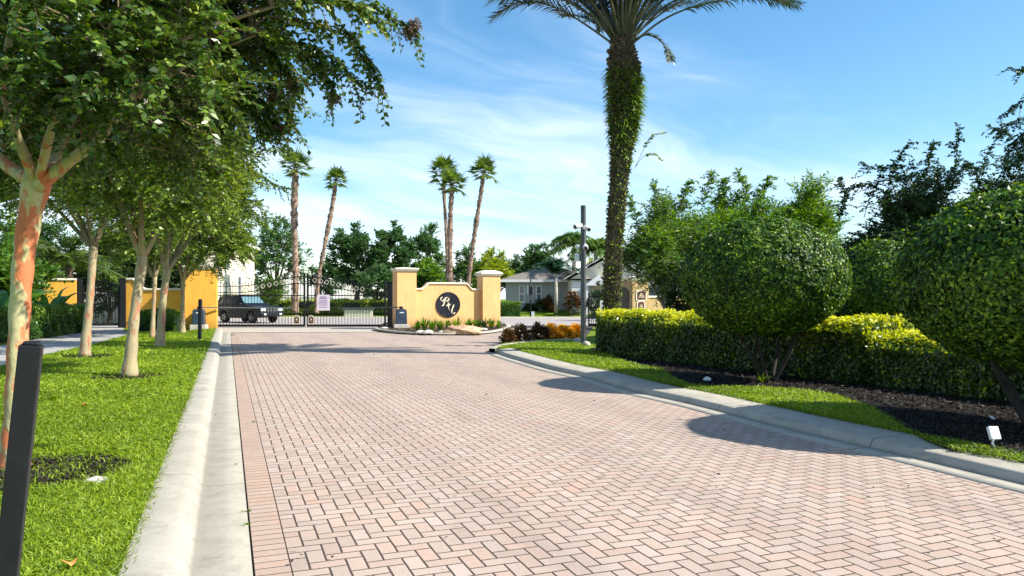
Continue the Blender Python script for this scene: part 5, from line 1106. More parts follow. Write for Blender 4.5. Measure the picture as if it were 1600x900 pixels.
# --- small pedestrian gate
def gate_leaf(name, label, cat, p0, p1, zfun, rails, zb, npk, stile_w, pick_w, group=None, fin=.16, extra_z=None, stile_top=None, orn=None, spear=True, botrail=.12):
    an = math.atan2(p1.y-p0.y, p1.x-p0.x); L = (p1-p0).length; root = empty(name, p0, label, cat, group, rz=an); bm_ = M['black_metal']
    for x, zt in ((stile_w/2, stile_top[0]), (L-stile_w/2, stile_top[1])):
        b = MB(); b.box((x-stile_w/2, -stile_w/2, .03), (x+stile_w/2, stile_w/2, zt)); b.build('stile', bm_, root, bevel=.006)
    b = MB(); b.box((stile_w, -.035, zb), (L-stile_w, .035, zb+botrail)); b.build('bottom_rail', bm_, root)
    for z in rails: b = MB(); b.box((stile_w, -.022, z-.025), (L-stile_w, .022, z+.025)); b.build('rail', bm_, root)
    for off in (0, -(orn or 0)) if orn else (0,):
        b = MB(); n = 24
        for i in range(n):
            x0, x1 = stile_w + (L-2*stile_w)*i/n, stile_w + (L-2*stile_w)*(i+1)/n; b.bar((x0, 0, zfun(x0/L)+off), (x1, 0, zfun(x1/L)+off), .03, .045)
        b.build('top_rail', bm_, root)
    for i in range(npk):
        x = stile_w + (L-2*stile_w)*(i+1)/(npk+1); z = zfun(x/L) + fin*(1 if i % 2 == 0 else .55); b = MB(); b.box((x-pick_w/2, -pick_w/2, zb+.05), (x+pick_w/2, pick_w/2, z))
        if spear: w = pick_w*1.3; b.add([(x-w, -w, z-.004), (x+w, -w, z-.004), (x+w, w, z-.004), (x-w, w, z-.004), (x, 0, z+.10)], [(0, 1, 2, 3), (0, 1, 4), (1, 2, 4), (2, 3, 4), (3, 0, 4)])
        b.build('picket', bm_, root)
    return root, L
HP = G(128, 516.2); HQ = G(188, 515.6)
HP.z = HQ.z = .02; HP = Vector((HP.x, 34.9, .1)); HQ = Vector((HQ.x + .0, 35.3, .1)); HP.x = (129-800)/F*34.9; HQ.x = (187-800)/F*35.3
gp, Lp = gate_leaf('pedestrian_gate', 'small black arched picket gate across the footpath', 'gate', HP, HQ, lambda t: 1.98 + .28*math.sin(math.pi*t), [1.15, 1.62], .12, 11, .07, .02, fin=.0, stile_top=(2.0, 2.0), spear=False)
b = MB(); b.box((Lp-.28, -.06, 1.05), (Lp-.08, -.025, 1.30)); b.build('lock_box', M['black_metal'], gp, bevel=.01)
for x, lab in ((123.5, 'thick black post at the hinge side of the small footpath gate'), (192.5, 'thick black post at the lock side of the small footpath gate')):
    d = 34.9 if x < 150 else 35.3; r_ = empty('gate_post', Vector(((x-800)/F*d, d, 0)), lab, 'post', 'black gate posts', rz=la); b = MB(); b.box((-.13, -.13, -.1), (.13, .13, 2.45)); b.build('shaft', M['black_metal'], r_, bevel=.01)
    b = MB(); b.box((-.15, -.15, 2.452), (.15, .15, 2.50)); b.build('cap', M['black_metal'], r_, bevel=.01)

# --- driveway gate, two leaves
DG = 38.3
def gx(px): return Vector(((px-800)/F*DG, DG, .02))
def crest(t): t = max(0, min(1, (t-.22)/.78)); return 2.14 + .50*(t*t*(3-2*t)) 
g1, L1 = gate_leaf('driveway_gate', 'left leaf of the black driveway gate, the car showing through it', 'gate', gx(337), gx(477), crest, [1.66], .03, 27, .09, .022, 'leaves of the driveway gate', stile_top=(2.50, 2.82), orn=.34)
g2, L2 = gate_leaf('driveway_gate', 'right leaf of the black driveway gate with the pale notice on it', 'gate', gx(479.5), gx(603), lambda t: crest(1-t), [1.66], .03, 24, .09, .022, 'leaves of the driveway gate', stile_top=(2.82, 2.46), orn=.34)
M['ornament'] = simple('ornament', (0.60, 0.56, 0.46), .35, .2, var=.05)
for root, L, f, rng in ((g1, L1, crest, range(9)), (g2, L2, lambda t: crest(1-t), range(9))):
    for i in rng:
        t = (.30 + .60*i/8) if root is g1 else (.10 + .60*i/8); x = t*L; z = f(t) - .17; b = MB(); s = .115
        pts = [(x-s, 0, z), (x, 0, z+s*1.15), (x+s, 0, z), (x, 0, z-s*1.15)]
        for k in range(4): b.bar(pts[k], pts[(k+1) % 4], .026, .03, up=Vector((0, 1, 0)))
        b.build('diamond_ornament', M['ornament'], root)
    b = MB(); xh = L-.2 if root is g1 else .2
    b.box((xh-.1, -.06, 1.15), (xh+.1, .03, 1.35)); b.build('latch', M['black_metal'], root, bevel=.01)
for px, d, w, h, lab in ((328, 38.0, .26, 2.52, 'thick black gate post between the yellow pillar and the driveway gate'), (334.3, 38.4, .10, 2.46, 'thin black hinge post of the left driveway gate leaf'), (609.5, 38.0, .24, 2.36, 'thick black gate post against the left peach column')):
    r_ = empty('gate_post', Vector(((px-800)/F*d, d, 0)), lab, 'post', 'black gate posts'); b = MB(); b.box((-w/2, -w/2, -.1), (w/2, w/2, h)); b.build('shaft', M['black_metal'], r_, bevel=.01)
    b = MB(); b.box((-w/2-.015, -w/2-.015, h+.002), (w/2+.015, w/2+.015, h+.04)); b.build('cap', M['black_metal'], r_)
# notice and two badges hung on the gate
def gz_(py): return CH + (HZ-py)/F*DG
n_ = empty('notice', Vector(((505.5-800)/F*DG, DG-.05, gz_(473))), 'pale pink notice with purple heading hung on the right gate leaf', 'sign')
b = MB(); b.box((-.33, -.012, -.41), (.33, .012, .41)); b.build('board', M['sign_board'], n_, bevel=.008)
b = MB(); rs = random.Random(2)
for i, (z, hgt, w0) in enumerate([(.30, .05, .16), (.22, .05, .20), (.12, .022, .22), (.07, .022, .18), (.02, .022, .24), (-.04, .018, .20), (-.10, .018, .23), (-.16, .018, .17), (-.24, .025, .2)]):
    x = -w0
    while x < w0:
        l = rs.uniform(.02, .07); b.box((x, -.016, z-hgt/2), (min(w0, x+l), -.0125, z+hgt/2)); x += l + .018
b.build('lettering', M['sign_ink'], n_)
for px, lab in ((464, 'cream arched badge low on the left gate leaf, next to the meeting posts'), (486.5, 'cream arched badge low on the right gate leaf, next to the meeting posts')):
    r_ = empty('badge', Vector(((px-800)/F*DG, DG-.05, gz_(499.5))), lab, 'sign', 'arched badges on the driveway gate')
    def arch(w, h, n=10): return [(-w, -h), (w, -h)] + [(w*math.cos(math.pi*i/n), h-w + w*math.sin(math.pi*i/n)) for i in range(n+1)]
    b = MB(); b.prism(arch(.17, .235), (-.008, .008)); b.build('plate', M['badge_cream'], r_)
    b = MB(); b.prism(arch(.125, .185), (-.013, -.009)); b.build('field', M['badge_brown'], r_)
    b = MB(); b.prism([(-.035, -.03), (.035, -.03), (.035, .05), (-.035, .05)], (-.018, -.0135)); b.prism([(-.1, -.085), (.1, -.085), (.1, -.075), (-.1, -.075)], (-.018, -.0135)); b.prism([(-.07, .10), (.07, .10), (.07, .112), (-.07, .112)], (-.018, -.0135)); b.build('emblem', M['badge_cream'], r_)

# --- gate operators
def operator(label, p, gate_dir, dark):
    r_ = empty('gate_operator', p, label, 'gate motor', 'grey-blue gate motors on concrete blocks', rz=R(12))
    b = MB(); b.box((-.36, -.30, -.1), (.36, .30, .27)); b.build('base', M['concrete_base'], r_, bevel=.02)
    b = MB(); b.prism([(-.27, .272), (.27, .272), (.25, .92), (.19, 1.0), (-.19, 1.0), (-.25, .92)], (-.23, .23)); b.build('housing', M['navy_plastic'], r_, bevel=.03)
    b = MB(); b.tube([(0, 0, .98), (0, 0, 1.12)], [.10, .08], 10); b.build('spindle', M['black_metal'], r_)
    b = MB(); b.box((-.09, -.245, .80), (.11, -.232, .85)); b.build('name_plate', M['white_plastic'], r_)
    b = MB(); b.bar((0, 0, 1.08), (gate_dir*1.0, .6, 1.06), .06, .05); b.bar((gate_dir*1.0, .6, 1.06), (gate_dir*3.0, 1.35, 1.02), .06, .05); b.build('arm', M['grey_metal'], r_)
operator('grey-blue gate motor before the yellow pillar, partly behind a thin black post', Vector((W(311, 0, 34.6).x, 34.6, .02)), 1.35, False)
operator('grey-blue gate motor on a pale block at the foot of the left peach column', Vector((W(627, 0, 35.3).x, 35.3, .02)), -1, True)

# --- thin black posts along the lawn
def black_post(label, p, h, w, lean, cat='post', rz=0.0):
    r_ = empty('marker_post', p, label, cat, 'black marker posts along the lawn', rz=rz); lean = (lean[0]*math.cos(rz), -lean[0]*math.sin(rz)); b = MB(); t = Vector((lean[0], lean[1], h))
    b.bar((-lean[0]*.05, 0, -.05), t, w, w, up=Vector((0, 1, 0))); b.build('shaft', M['black_metal'], r_, bevel=.004)
    b = MB(); q = t.normalized(); b.bar(t + q*.0, t + q*.012, w*.7, w*.7, up=Vector((0, 1, 0))); b.build('cap', M['black_metal'], r_, bevel=.004)
dp = 2.7; tp_ = W(49, 539, dp); bt = W(-6, 1080, dp)
black_post('close-up leaning black square post cut by the bottom edge of the photo', Vector((bt.x, dp, .1)), tp_.z - .1, .072, (tp_.x - bt.x, 0), rz=R(26))
q = G(312, 532, .1); black_post('distant upright thin black post near the end of the left kerb', Vector((q.x, q.y, .1)), 1.38, .10, (0.02, 0))

# --- camera pole
d = 22.8; pb = Vector(((911.5-800)/F*d, d, .1)); cp = empty('camera_pole', pb, 'square dark grey pole with white cameras and boxes left of the date palm', 'pole', rz=R(-28))
zt = CH + (HZ-321)/F*d - .1; b = MB(); b.box((-.065, -.065, -.1), (.065, .065, zt)); b.build('pole', M['pole_grey'] if 'pole_grey' in M else M['grey_metal'], cp, bevel=.006)
b = MB(); b.box((-.16, -.16, 0.02), (.16, .16, .05)); b.build('base_plate', M['grey_metal'], cp)
def cz_(py): return CH + (HZ-py)/F*d - .1
def camera(x, y, z, dirx, diry):
    b = MB(); h = Vector((dirx, diry, -.25)).normalized(); p = Vector((x, y, z)); b.tube([p - h*.14, p + h*.20, p + h*.21], [.075, .08, .065], 12); c = b.build('security_camera', M['white_plastic'], cp)
    b = MB(); b.tube([p + h*.211, p + h*.218], [.06, .06], 12); b.build('lens', M['dark_glass'], c)
    b = MB(); b.bar((0 if abs(x) < .2 else x*.4, y*.4, z), p, .03, .03); b.build('bracket', M['white_plastic'], c)
camera(.13, -.10, cz_(357), .7, -.6); camera(-.09, -.12, cz_(353), -.3, -.9); camera(.11, -.1, cz_(386), .4, -.8)
b = MB(); b.lathe([(.02, -.09), (.07, -.06), (.09, 0), (.08, .05), (.03, .07)], 14, (-.17, -.05, cz_(385))); b.build('dome_camera', M['white_plastic'], cp)
b = MB(); b.box((-.26, -.10, cz_(408)), (-.10, .06, cz_(396))); b.build('junction_box', M['white_plastic'], cp, bevel=.01)
b = MB(); b.tube([(-.19, -.05, cz_(396)), (-.19, -.04, cz_(390)), (-.17, -.04, cz_(386))], .012, 6); b.build('cable', M['white_plastic'], cp)
# small white things at its foot
for i, (px, py, s, lab) in enumerate([(903, 536, .16, 'white stone at the foot of the camera pole, left one'), (916, 540, .13, 'white stone right of the camera pole foot')]):
    b = MB(); b.smooth = True; b.lathe([(.02, -.02), (s*.9, .0), (s, s*.4), (s*.7, s*.9), (.02, s*1.05)], 9); o = b.build('stone', M['pale_rock']); o.location = G(px, py, .1); o.rotation_euler = (.2, .1, i); tag(o, lab, 'stone', 'white stones by the camera pole')

# --- boulder on the island
def rock(name, label, p, s, mat, seed, n=3, cat='stone', group=None):
    bm = bmesh.new(); bmesh.ops.create_icosphere(bm, subdivisions=n, radius=1); rs = random.Random(seed)
    for v in bm.verts:
        c = v.co; k = 1 + .16*math.sin(c.x*3+seed)*math.cos(c.y*4) + .10*math.sin(c.z*7+c.x*5) + rs.uniform(-.03, .03); v.co = Vector((c.x*s[0]*k, c.y*s[1]*k, (max(c.z, -.5)*s[2])*k))
    me = bpy.data.meshes.new(name); bm.to_mesh(me); bm.free(); me.materials.append(M[mat]); o = bpy.data.objects.new(name, me); COL.objects.link(o); o.location = p; return tag(o, label, cat, group)
rock('boulder', 'flat tan boulder lying on the island below the monogram disc', G(725, 517.5, .16), (.82, .45, .24), 'rock', 3)
for i, (px, py, s, lab) in enumerate([(655, 519, .16, 'small grey stone on the island, left end'), (668, 519.5, .2, 'small grey stone under the third spiky plant'), (690, 519, .13, 'tiny stone left of the tan boulder'), (755, 515, .17, 'small stone right of the tan boulder'), (600, 513, .15, 'small pale stone at the foot of the right gate post')]):
    rock('stone', lab, G(px, py, .12), (s*1.3, s, s*.5), 'pale_rock', i, 2, group='small stones on the island')
rock('stone', 'grey stone half buried at the edge of the bare ring of the nearest tree', G(150, 752, .12), (.10, .07, .035), 'pale_rock', 8, 2)
rock('crumpled_paper', 'crumpled pale scrap lying in the dark bed below the big round shrub', G(1105, 593, .13), (.07, .06, .05), 'white_plastic', 9, 2, 'litter')

# --- garden floodlight and tag in the dark bed at right
fl = empty('garden_light', G(1551, 706, .11), 'small white flat ground light on a stake at the lower right', 'light')
b = MB(); b.box((-.012, -.012, -.05), (.012, .012, .12)); b.build('stake', M['grey_metal'], fl)
b = MB(); b.box((-.045, -.02, -.06), (.045, .02, .06), Matrix.Translation((.01, 0, .17)) @ Matrix.Rotation(R(-25), 4, 'X')); b.build('lamp_head', M['white_plastic'], fl, bevel=.006)
b = MB(); b.tube([(0, -.02, .05), (-.03, -.04, .09), (-.015, -.04, .13), (.02, -.03, .13)], .008, 6); b.build('cable', M['white_plastic'], fl)
tg = MB(); tg.box((-.035, -.004, 0), (.035, .004, .05), Matrix.Rotation(R(-50), 4, 'X')); o = tg.build('plant_tag', M['white_plastic']); o.location = G(1553, 655, .13); o.rotation_euler = (0, .2, .5); tag(o, 'little white tag lying in the bed behind the ground light', 'tag')

# ------------------------------------------------------------------ parked SUV
def suv():
    c = Vector(((389-800)/F*46.4, 46.4, .012)); car = empty('parked_car', c, 'old boxy black off-road car parked behind the closed driveway gate', 'car', rz=R(-33))
    W2 = .88
    def arc(cx, r, n=9): return [(cx + r*math.cos(math.pi - math.pi*i/n), .36 + r*math.sin(math.pi - math.pi*i/n)) for i in range(n+1)]
    low = [(-2.20, .50), (-2.22, .95), (-2.18, 1.10), (-.2, 1.10), (.62, 1.10), (.75, 1.08), (2.02, 1.0), (2.16, .93), (2.18, .62), (2.16, .42), (1.72, .34)]
    low += arc(1.33, .42)[::-1] + [(.82, .30), (-.86, .30)] + arc(-1.33, .42)[::-1] + [(-1.85, .38)]
    b = MB(); b.prism(low, (-W2, W2)); b.build('body', M['dark_paint'], car, bevel=.05, triangulate=False)
    # greenhouse: tapered
    bl = [(-2.16, 1.09), (.70, 1.09)]; tl = [(-1.98, 1.66), (.02, 1.68)]; w1, w0 = W2-.04, W2-.17
    vs = [(bl[0][0], -w1, bl[0][1]), (bl[1][0], -w1, bl[1][1]), (bl[1][0], w1, bl[1][1]), (bl[0][0], w1, bl[0][1]), (tl[0][0], -w0, tl[0][1]), (tl[1][0], -w0, tl[1][1]), (tl[1][0], w0, tl[1][1]), (tl[0][0], w0, tl[0][1])]
    b = MB(); b.add(vs, [(0, 1, 2, 3), (4, 5, 6, 7), (0, 1, 5, 4), (1, 2, 6, 5), (2, 3, 7, 6), (3, 0, 4, 7)]); b.build('cabin', M['dark_paint'], car, bevel=.04)
    b = MB(); b.box((-1.9, -w0+.05, 1.70), (-.1, w0-.05, 1.715)); b.build('roof_skin', M['dark_paint'], car, bevel=.01)
    def quad(name, P4, mat, off, parent=car):
        v = [Vector(p) for p in P4]; nrm = (v[1]-v[0]).cross(v[2]-v[1]).normalized(); b = MB(); b.add([p + nrm*off for p in v] + [p - nrm*.01 for p in v], [(0, 1, 2, 3), (7, 6, 5, 4), (0, 4, 5, 1), (1, 5, 6, 2), (2, 6, 7, 3), (3, 7, 4, 0)]); return b.build(name, M[mat], parent)
    def side(x0, x1, x2, x3, s):       # bottom x0..x1, top x2..x3
        def y(z): return s*(w1 + (w0-w1)*(z-1.09)/.58)
        P4 = [(x0, y(1.14), 1.14), (x1, y(1.14), 1.14), (x3, y(1.60), 1.60), (x2, y(1.60), 1.60)]
        return P4 if s < 0 else P4[::-1]
    for s in (-1, 1):
        quad('side_window', side(-.30, .50, -.30, .02, s), 'dark_glass', .008); quad('side_window', side(-1.12, -.38, -1.12, -.38, s), 'dark_glass', .008); quad('side_window', side(-2.0, -1.22, -1.88, -1.22, s), 'dark_glass', .008)
    quad('windscreen', [(.62, -w1+.08, 1.14), (.62, w1-.08, 1.14), (.09, w0-.06, 1.62), (.09, -w0+.06, 1.62)], 'windscreen', .012)
    quad('rear_window', [(-2.14, w1-.1, 1.16), (-2.14, -w1+.1, 1.16), (-2.00, -w0+.06, 1.6), (-2.00, w0-.06, 1.6)], 'dark_glass', .01)
    for sx in (-1.33, 1.33):
        for s in (-1, 1):
            y = s*(W2-.13); w_ = empty_child('wheel', (sx, y, .355), car); b = MB(); Mx = Matrix.Rotation(R(90), 4, 'X'); bb = MB(); bb.smooth = True; bb.lathe([(.20, -.11), (.34, -.11), (.355, -.06), (.355, .06), (.34, .11), (.20, .11)], 28)
            b.smooth = True; b.add([Mx @ Vector(v) for v in bb.v], bb.f); b.build('tyre', M['rubber'], w_)
            b = MB(); bb = MB(); bb.lathe([(.20, -.08), (.205, .108), (.18, .112), (.16, .09), (.06, .085), (.05, .11), (.01, .11)], 24); b.add([(v[0], -v[2]*(1 if s < 0 else -1)*1, v[1]) for v in bb.v], bb.f)
            for k in range(5):
                a = 2*math.pi*k/5; b.bar((.05*math.cos(a), s*.10, .05*math.sin(a)), (.185*math.cos(a), s*.105, .185*math.sin(a)), .045, .03, up=Vector((0, 1, 0)))
            b.build('rim', M['chrome'], w_)
    b = MB(); b.box((2.10, -W2+.02, .46), (2.30, W2-.02, .66)); b.build('front_bumper', M['dark_paint'], car, bevel=.05)
    b = MB(); b.box((-2.34, -W2+.02, .46), (-2.16, W2-.02, .68)); b.build('rear_bumper', M['dark_paint'], car, bevel=.05)
    g_ = MB(); g_.box((2.172, -.42, .73), (2.20, .42, .95)); gg = g_.build('grille', M['chrome'], car, bevel=.012)
    b = MB()
    for k in range(7): y = -.33 + .11*k; b.box((2.2005, y-.036, .755), (2.212, y+.036, .925))
    b.build('slots', M['rubber'], gg)
    for s in (-1, 1):
        b = MB(); b.box((2.165, s*.64-.17, .745), (2.205, s*.64+.17, .945)); b.build('headlight', M['lamp_glass'], car, bevel=.015)
        b = MB(); b.box((2.295, s*.58-.09, .50), (2.315, s*.58+.09, .60)); b.build('fog_light', M['lamp_glass'], car, bevel=.01)
        b = MB(); b.box((.42, s*(W2+.03)-.02 if s > 0 else -W2-.20, 1.08), (.58, W2+.20 if s > 0 else -W2-.01, 1.23)); b.build('door_mirror', M['dark_paint'], car, bevel=.03)
        b = MB(); b.box((-.80, s*(W2+.004)-.004, .66), (.86, s*(W2+.012)+.004, .72)); b.build('side_moulding', M['grey_metal'], car)
        for x in (-.35, .52): b = MB(); b.box((x-.23, s*(W2+.012)-.012, .94), (x-.10, s*(W2+.012)+.012, .97)); b.build('door_handle', M['grey_metal'], car)
        b = MB(); b.tube([(-1.8, s*(w0-.09), 1.70), (-1.78, s*(w0-.09), 1.76), (-.25, s*(w0-.09), 1.77), (-.2, s*(w0-.09), 1.70)], .018, 6); b.build('roof_rail', M['black_metal'], car)
        b = MB(); b.box((-2.235, s*.74-.09, .82), (-2.20, s*.74+.09, 1.06)); b.build('tail_light', M['tail'], car)
    b = MB(); b.box((.4, -.5, 1.078), (2.0, .5, 1.10), Matrix.Translation((0, 0, -.0)) @ Matrix.Rotation(R(3.2), 4, 'Y')); b.build('bonnet_bulge', M['dark_paint'], car, bevel=.02)
    return car
def empty_child(name, loc, parent):
    o = bpy.data.objects.new(name, None); COL.objects.link(o); o.location = loc; o.parent = parent; o.empty_display_size = .1; return o
M['tail'] = simple('tail', (.35, .02, .02), .2)
suv()

# ------------------------------------------------------------------ houses
def window(parent, x0, x1, z0, z1, y, frame='white_paint', cross=True, nrm=-1):
    b = MB(); t = .07; s = nrm*.05
    lo, hi = sorted((y, y+s))
    b.box((x0-t, lo, z0-t), (x0, hi, z1+t)); b.box((x1, lo, z0-t), (x1+t, hi, z1+t)); b.box((x0, lo, z0-t), (x1, hi, z0)); b.box((x0, lo, z1), (x1, hi, z1+t))
    if cross: b.box((x0, lo+.004, (z0+z1)/2-.03), (x1, hi-.004, (z0+z1)/2+.03))
    f = b.build('window', M[frame], parent); b = MB(); b.box((x0+.001, min(y, y+s*.3), z0+.001), (x1-.001, max(y, y+s*.3), z1-.001)); b.build('pane', M['window_glass'], f)
    b = MB(); b.box((x0-.12, min(y, y+nrm*.10), z0-t-.07), (x1+.12, max(y, y+nrm*.10), z0-t-.002)); b.build('sill', M[frame], f)
def hip_roof(parent, x0, x1, y0, y1, z, h, ov=.45, mat='shingle', fascia='white_paint', ridge_in=None):
    x0 -= ov; x1 += ov; y0 -= ov; y1 += ov; r = ridge_in if ridge_in is not None else min((x1-x0)/2, (y1-y0)/2)
    if (x1-x0) > (y1-y0): a, c = (x0+r, (y0+y1)/2, z+h), (x1-r, (y0+y1)/2, z+h)
    else: a, c = ((x0+x1)/2, y0+r, z+h), ((x0+x1)/2, y1-r, z+h)
    b = MB(); v = [(x0, y0, z), (x1, y0, z), (x1, y1, z), (x0, y1, z), a, c]
    b.add(v, [(0, 1, 5, 4), (1, 2, 5), (2, 3, 4, 5), (3, 0, 4)] if (x1-x0) > (y1-y0) else [(0, 1, 4), (1, 2, 5, 4), (2, 3, 5), (3, 0, 4, 5)])
    b.add([(x0, y0, z-.01), (x1, y0, z-.01), (x1, y1, z-.01), (x0, y1, z-.01)], [(0, 1, 2, 3)])
    r_ = b.build('roof', M[mat], parent)
    b = MB(); t = .2; e = .03
    b.box((x0-e, y0-e, z-t), (x1+e, y0, z+.02)); b.box((x0-e, y1, z-t), (x1+e, y1+e, z+.02)); b.box((x0-e, y0, z-t), (x0, y1, z+.02)); b.box((x1, y0, z-t), (x1+e, y1, z+.02))
    b.build('fascia', M[fascia], r_); return r_
# cream two-storey house at left (local frame: y away from camera)
h1 = empty('house', Vector((-24.5, 70, .4)), 'cream two-storey house wall rising behind the car, left of the pine', 'house', rz=R(7.4))
b = MB(); b.box((-9, -13.2, -.3), (0, 0, 5.75)); b.build('wall', M['house_cream'], h1)
hip_roof(h1, -9, 0, -13.2, 0, 5.95, 1.9, ov=.42)
def side_window(parent, y0, y1, z0, z1, x, frame='white_paint'):
    b = MB(); t = .07; b.box((x, y0-t, z0-t), (x+.05, y1+t, z0)); b.box((x, y0-t, z1), (x+.05, y1+t, z1+t)); b.box((x, y0-t, z0), (x+.05, y0, z1)); b.box((x, y1, z0), (x+.05, y1+t, z1)); b.box((x+.004, y0, (z0+z1)/2-.03), (x+.046, y1, (z0+z1)/2+.03)); f = b.build('window', M[frame], parent)
    b = MB(); b.box((x+.001, y0+.001, z0+.001), (x+.02, y1-.001, z1-.001)); b.build('pane', M['window_glass'], f)
side_window(h1, -6.6, -5.5, 1.5, 3.0, .0); side_window(h1, -10.5, -9.4, 3.6, 4.9, .0)
window(h1, -2.6, -1.2, 3.6, 4.9, -13.2); window(h1, -6.4, -4.8, 3.6, 4.9, -13.2)
b = MB(); b.box((.0, -13.2, 3.02), (.04, 0, 3.14)); b.build('belt_course', M['white_paint'], h1)
# pale houses at far left
h4 = empty('house', Vector((-33, 50, .1)), 'pale house with grey roof glimpsed over the wall at far left', 'house', rz=R(12))
b = MB(); b.box((-8, -5, -.3), (4.2, 5, 3.1)); b.build('wall', M['house_cream'], h4); hip_roof(h4, -8, 4.2, -5, 5, 3.3, 1.5); window(h4, -2, -.6, 1, 2.3, -5); window(h4, 1.6, 3, 1, 2.3, -5)
h5 = empty('house', Vector((-25.5, 49, .1)), 'pale grey house glimpsed between the thin trunks over the curved yellow wall', 'house', rz=R(12))
b = MB(); b.box((-4, -4, -.3), (3.2, 4, 2.9)); b.build('wall', M['house_cream'], h5); hip_roof(h5, -4, 3.2, -4, 4, 3.1, 1.3); window(h5, .6, 1.9, .9, 2.2, -4)
# grey house at right
gz0 = .53; h2 = empty('house', Vector((0, 64, gz0)), 'grey hip-roofed house across the street with a white-trimmed cream gable', 'house')
X0, X1, X2 = (790-800)/F*64, (887-800)/F*64, (1045-800)/F*64
b = MB(); b.box((X0, 0, -.4), (X1, 9, 2.45)); b.build('side_wall', M['house_grey'], h2)
b = MB(); b.box((X1+.003, -3.0, -.4), (X2, 9, 2.50)); b.build('front_wall', M['house_cream'], h2)
hip_roof(h2, X0, X1+2.5, .0, 10.5, 2.62, 1.55, ov=.5)
b = MB(); xm = (952-800)/F*60.5; yb = -3.3; xl, xr = X1-.55, 2*xm - (X1-.55); za = 4.75; zb_ = 2.62
b.add([(xl, yb, zb_), (xm, yb, za), (xr, yb, zb_), (xl, 10, zb_), (xm, 10, za), (xr, 10, zb_)], [(0, 1, 4, 3), (1, 2, 5, 4), (0, 2, 5, 3)]); b.build('gable_roof', M['shingle'], h2)
b = MB(); b.add([(xl+.5, -3.0, zb_), (xm, -3.0, za-.32), (xr-.5, -3.0, zb_), (xl+.5, -2.9, zb_), (xm, -2.9, za-.32), (xr-.5, -2.9, zb_)], [(0, 1, 2), (3, 4, 5), (0, 1, 4, 3), (1, 2, 5, 4)]); gw = b.build('gable_wall', M['house_cream'], h2)
b = MB(); b.bar((xl-.05, yb-.03, zb_-.05), (xm, yb-.03, za-.03), .06, .24, up=Vector((0, 1, 0))) ; b.bar((xm, yb-.03, za-.03), (xr+.05, yb-.03, zb_-.05), .06, .24, up=Vector((0, 1, 0))); b.build('barge_board', M['white_paint'], h2)
b = MB()
for k in range(5): b.box((xm-.75+.05*k, -3.06, za-1.15+.12*k), (xm+.75-.05*k, -3.005, za-1.08+.12*k))
b.build('gable_vent', M['white_paint'], h2)
px_ = lambda p, dd=61.0: (p-800)/F*dd
b = MB(); b.box((px_(893), -3.14, -.1), (px_(921), -3.003, 2.35)); gd = b.build('garage_door', M['white_paint'], h2)
b = MB()
for k in range(4): b.box((px_(893)+.03, -3.155, .42+.5*k), (px_(921)-.03, -3.142, .45+.5*k))
b.build('panel_lines', M['grey_metal'], gd)
b = MB(); pxm = px_(932); b.add([(pxm-1.1, -4.6, 2.05), (pxm, -4.6, 2.9), (pxm+1.1, -4.6, 2.05), (pxm-1.1, -3.0, 2.05), (pxm, -3.0, 2.9), (pxm+1.1, -3.0, 2.05)], [(0, 1, 4, 3), (1, 2, 5, 4), (0, 2, 5, 3), (0, 1, 2)]); b.build('porch_roof', M['white_paint'], h2)
for x in (pxm-.95, pxm+.95): b = MB(); b.box((x-.1, -4.5, -.3), (x+.1, -4.3, 2.045)); b.build('porch_post', M['white_paint'], h2)
for p0, p1 in ((812, 817), (839, 843.5)): window(h2, px_(p0, 64), px_(p1+1.5, 64), .75, 2.05, -.0)
b = MB(); b.box((px_(823, 64), -.06, 2.02-.7), (px_(826, 64), -.003, 2.2)); b.build('downpipe', M['white_paint'], h2)
h3 = empty('house', Vector((14.5, 56, .1)), 'white low house part visible right of the plaque pillar over its wall', 'house', rz=R(-10))
b = MB(); b.box((-5, -3, -.3), (8, 6, 2.9)); b.build('wall', M['white_paint'], h3); hip_roof(h3, -5, 8, -3, 6, 3.05, 1.4); window(h3, -4.2, -3.0, 1.0, 2.2, -3)
# white low wall and green sheet behind the lime hedge
ww = empty('boundary_wall', Vector((-19.5, 67, .5)), 'low white wall seen through the gate above the lime hedge', 'wall'); b = MB()
b.box((-3, -.1, -.3), (3.2, .1, 1.15)); b.build('wall', M['white_paint'], ww)
b = MB(); b.box((-3.05, -.14, 1.152), (3.25, .14, 1.24)); b.build('coping', M['white_paint'], ww)
gs = empty('green_tarp', Vector((-14.6, 62.5, .5)), 'turquoise green sheet stretched on two stakes behind the closed gate', 'sheet'); b = MB(); n = 12
for i in range(n):
    x0, x1 = -.75+1.5*i/n, -.75+1.5*(i+1)/n; b.add([(x0, .03*math.sin(i), .55), (x1, .03*math.sin(i+1), .55), (x1, .03*math.sin(i+1), 1.0), (x0, .03*math.sin(i), 1.0)], [(0, 1, 2, 3)])
b.build('sheet', M['green_sheet'], gs)
for x in (-.76, .76): b = MB(); b.box((x-.03, -.03, -.3), (x+.03, .03, 1.05)); b.build('stake', M['black_metal'], gs)
pw = empty('planter_wall', Vector((-12.1, 58, .1)), 'low pale stone wall end seen through the right gate leaf', 'wall'); b = MB(); b.box((-1.1, -.2, -.2), (1.1, .2, .55)); b.build('wall', M['cream_trim'], pw, bevel=.03)
b = MB(); b.box((-1.2, -.28, .552), (1.2, .28, .65)); b.build('coping', M['grey_metal'], pw)

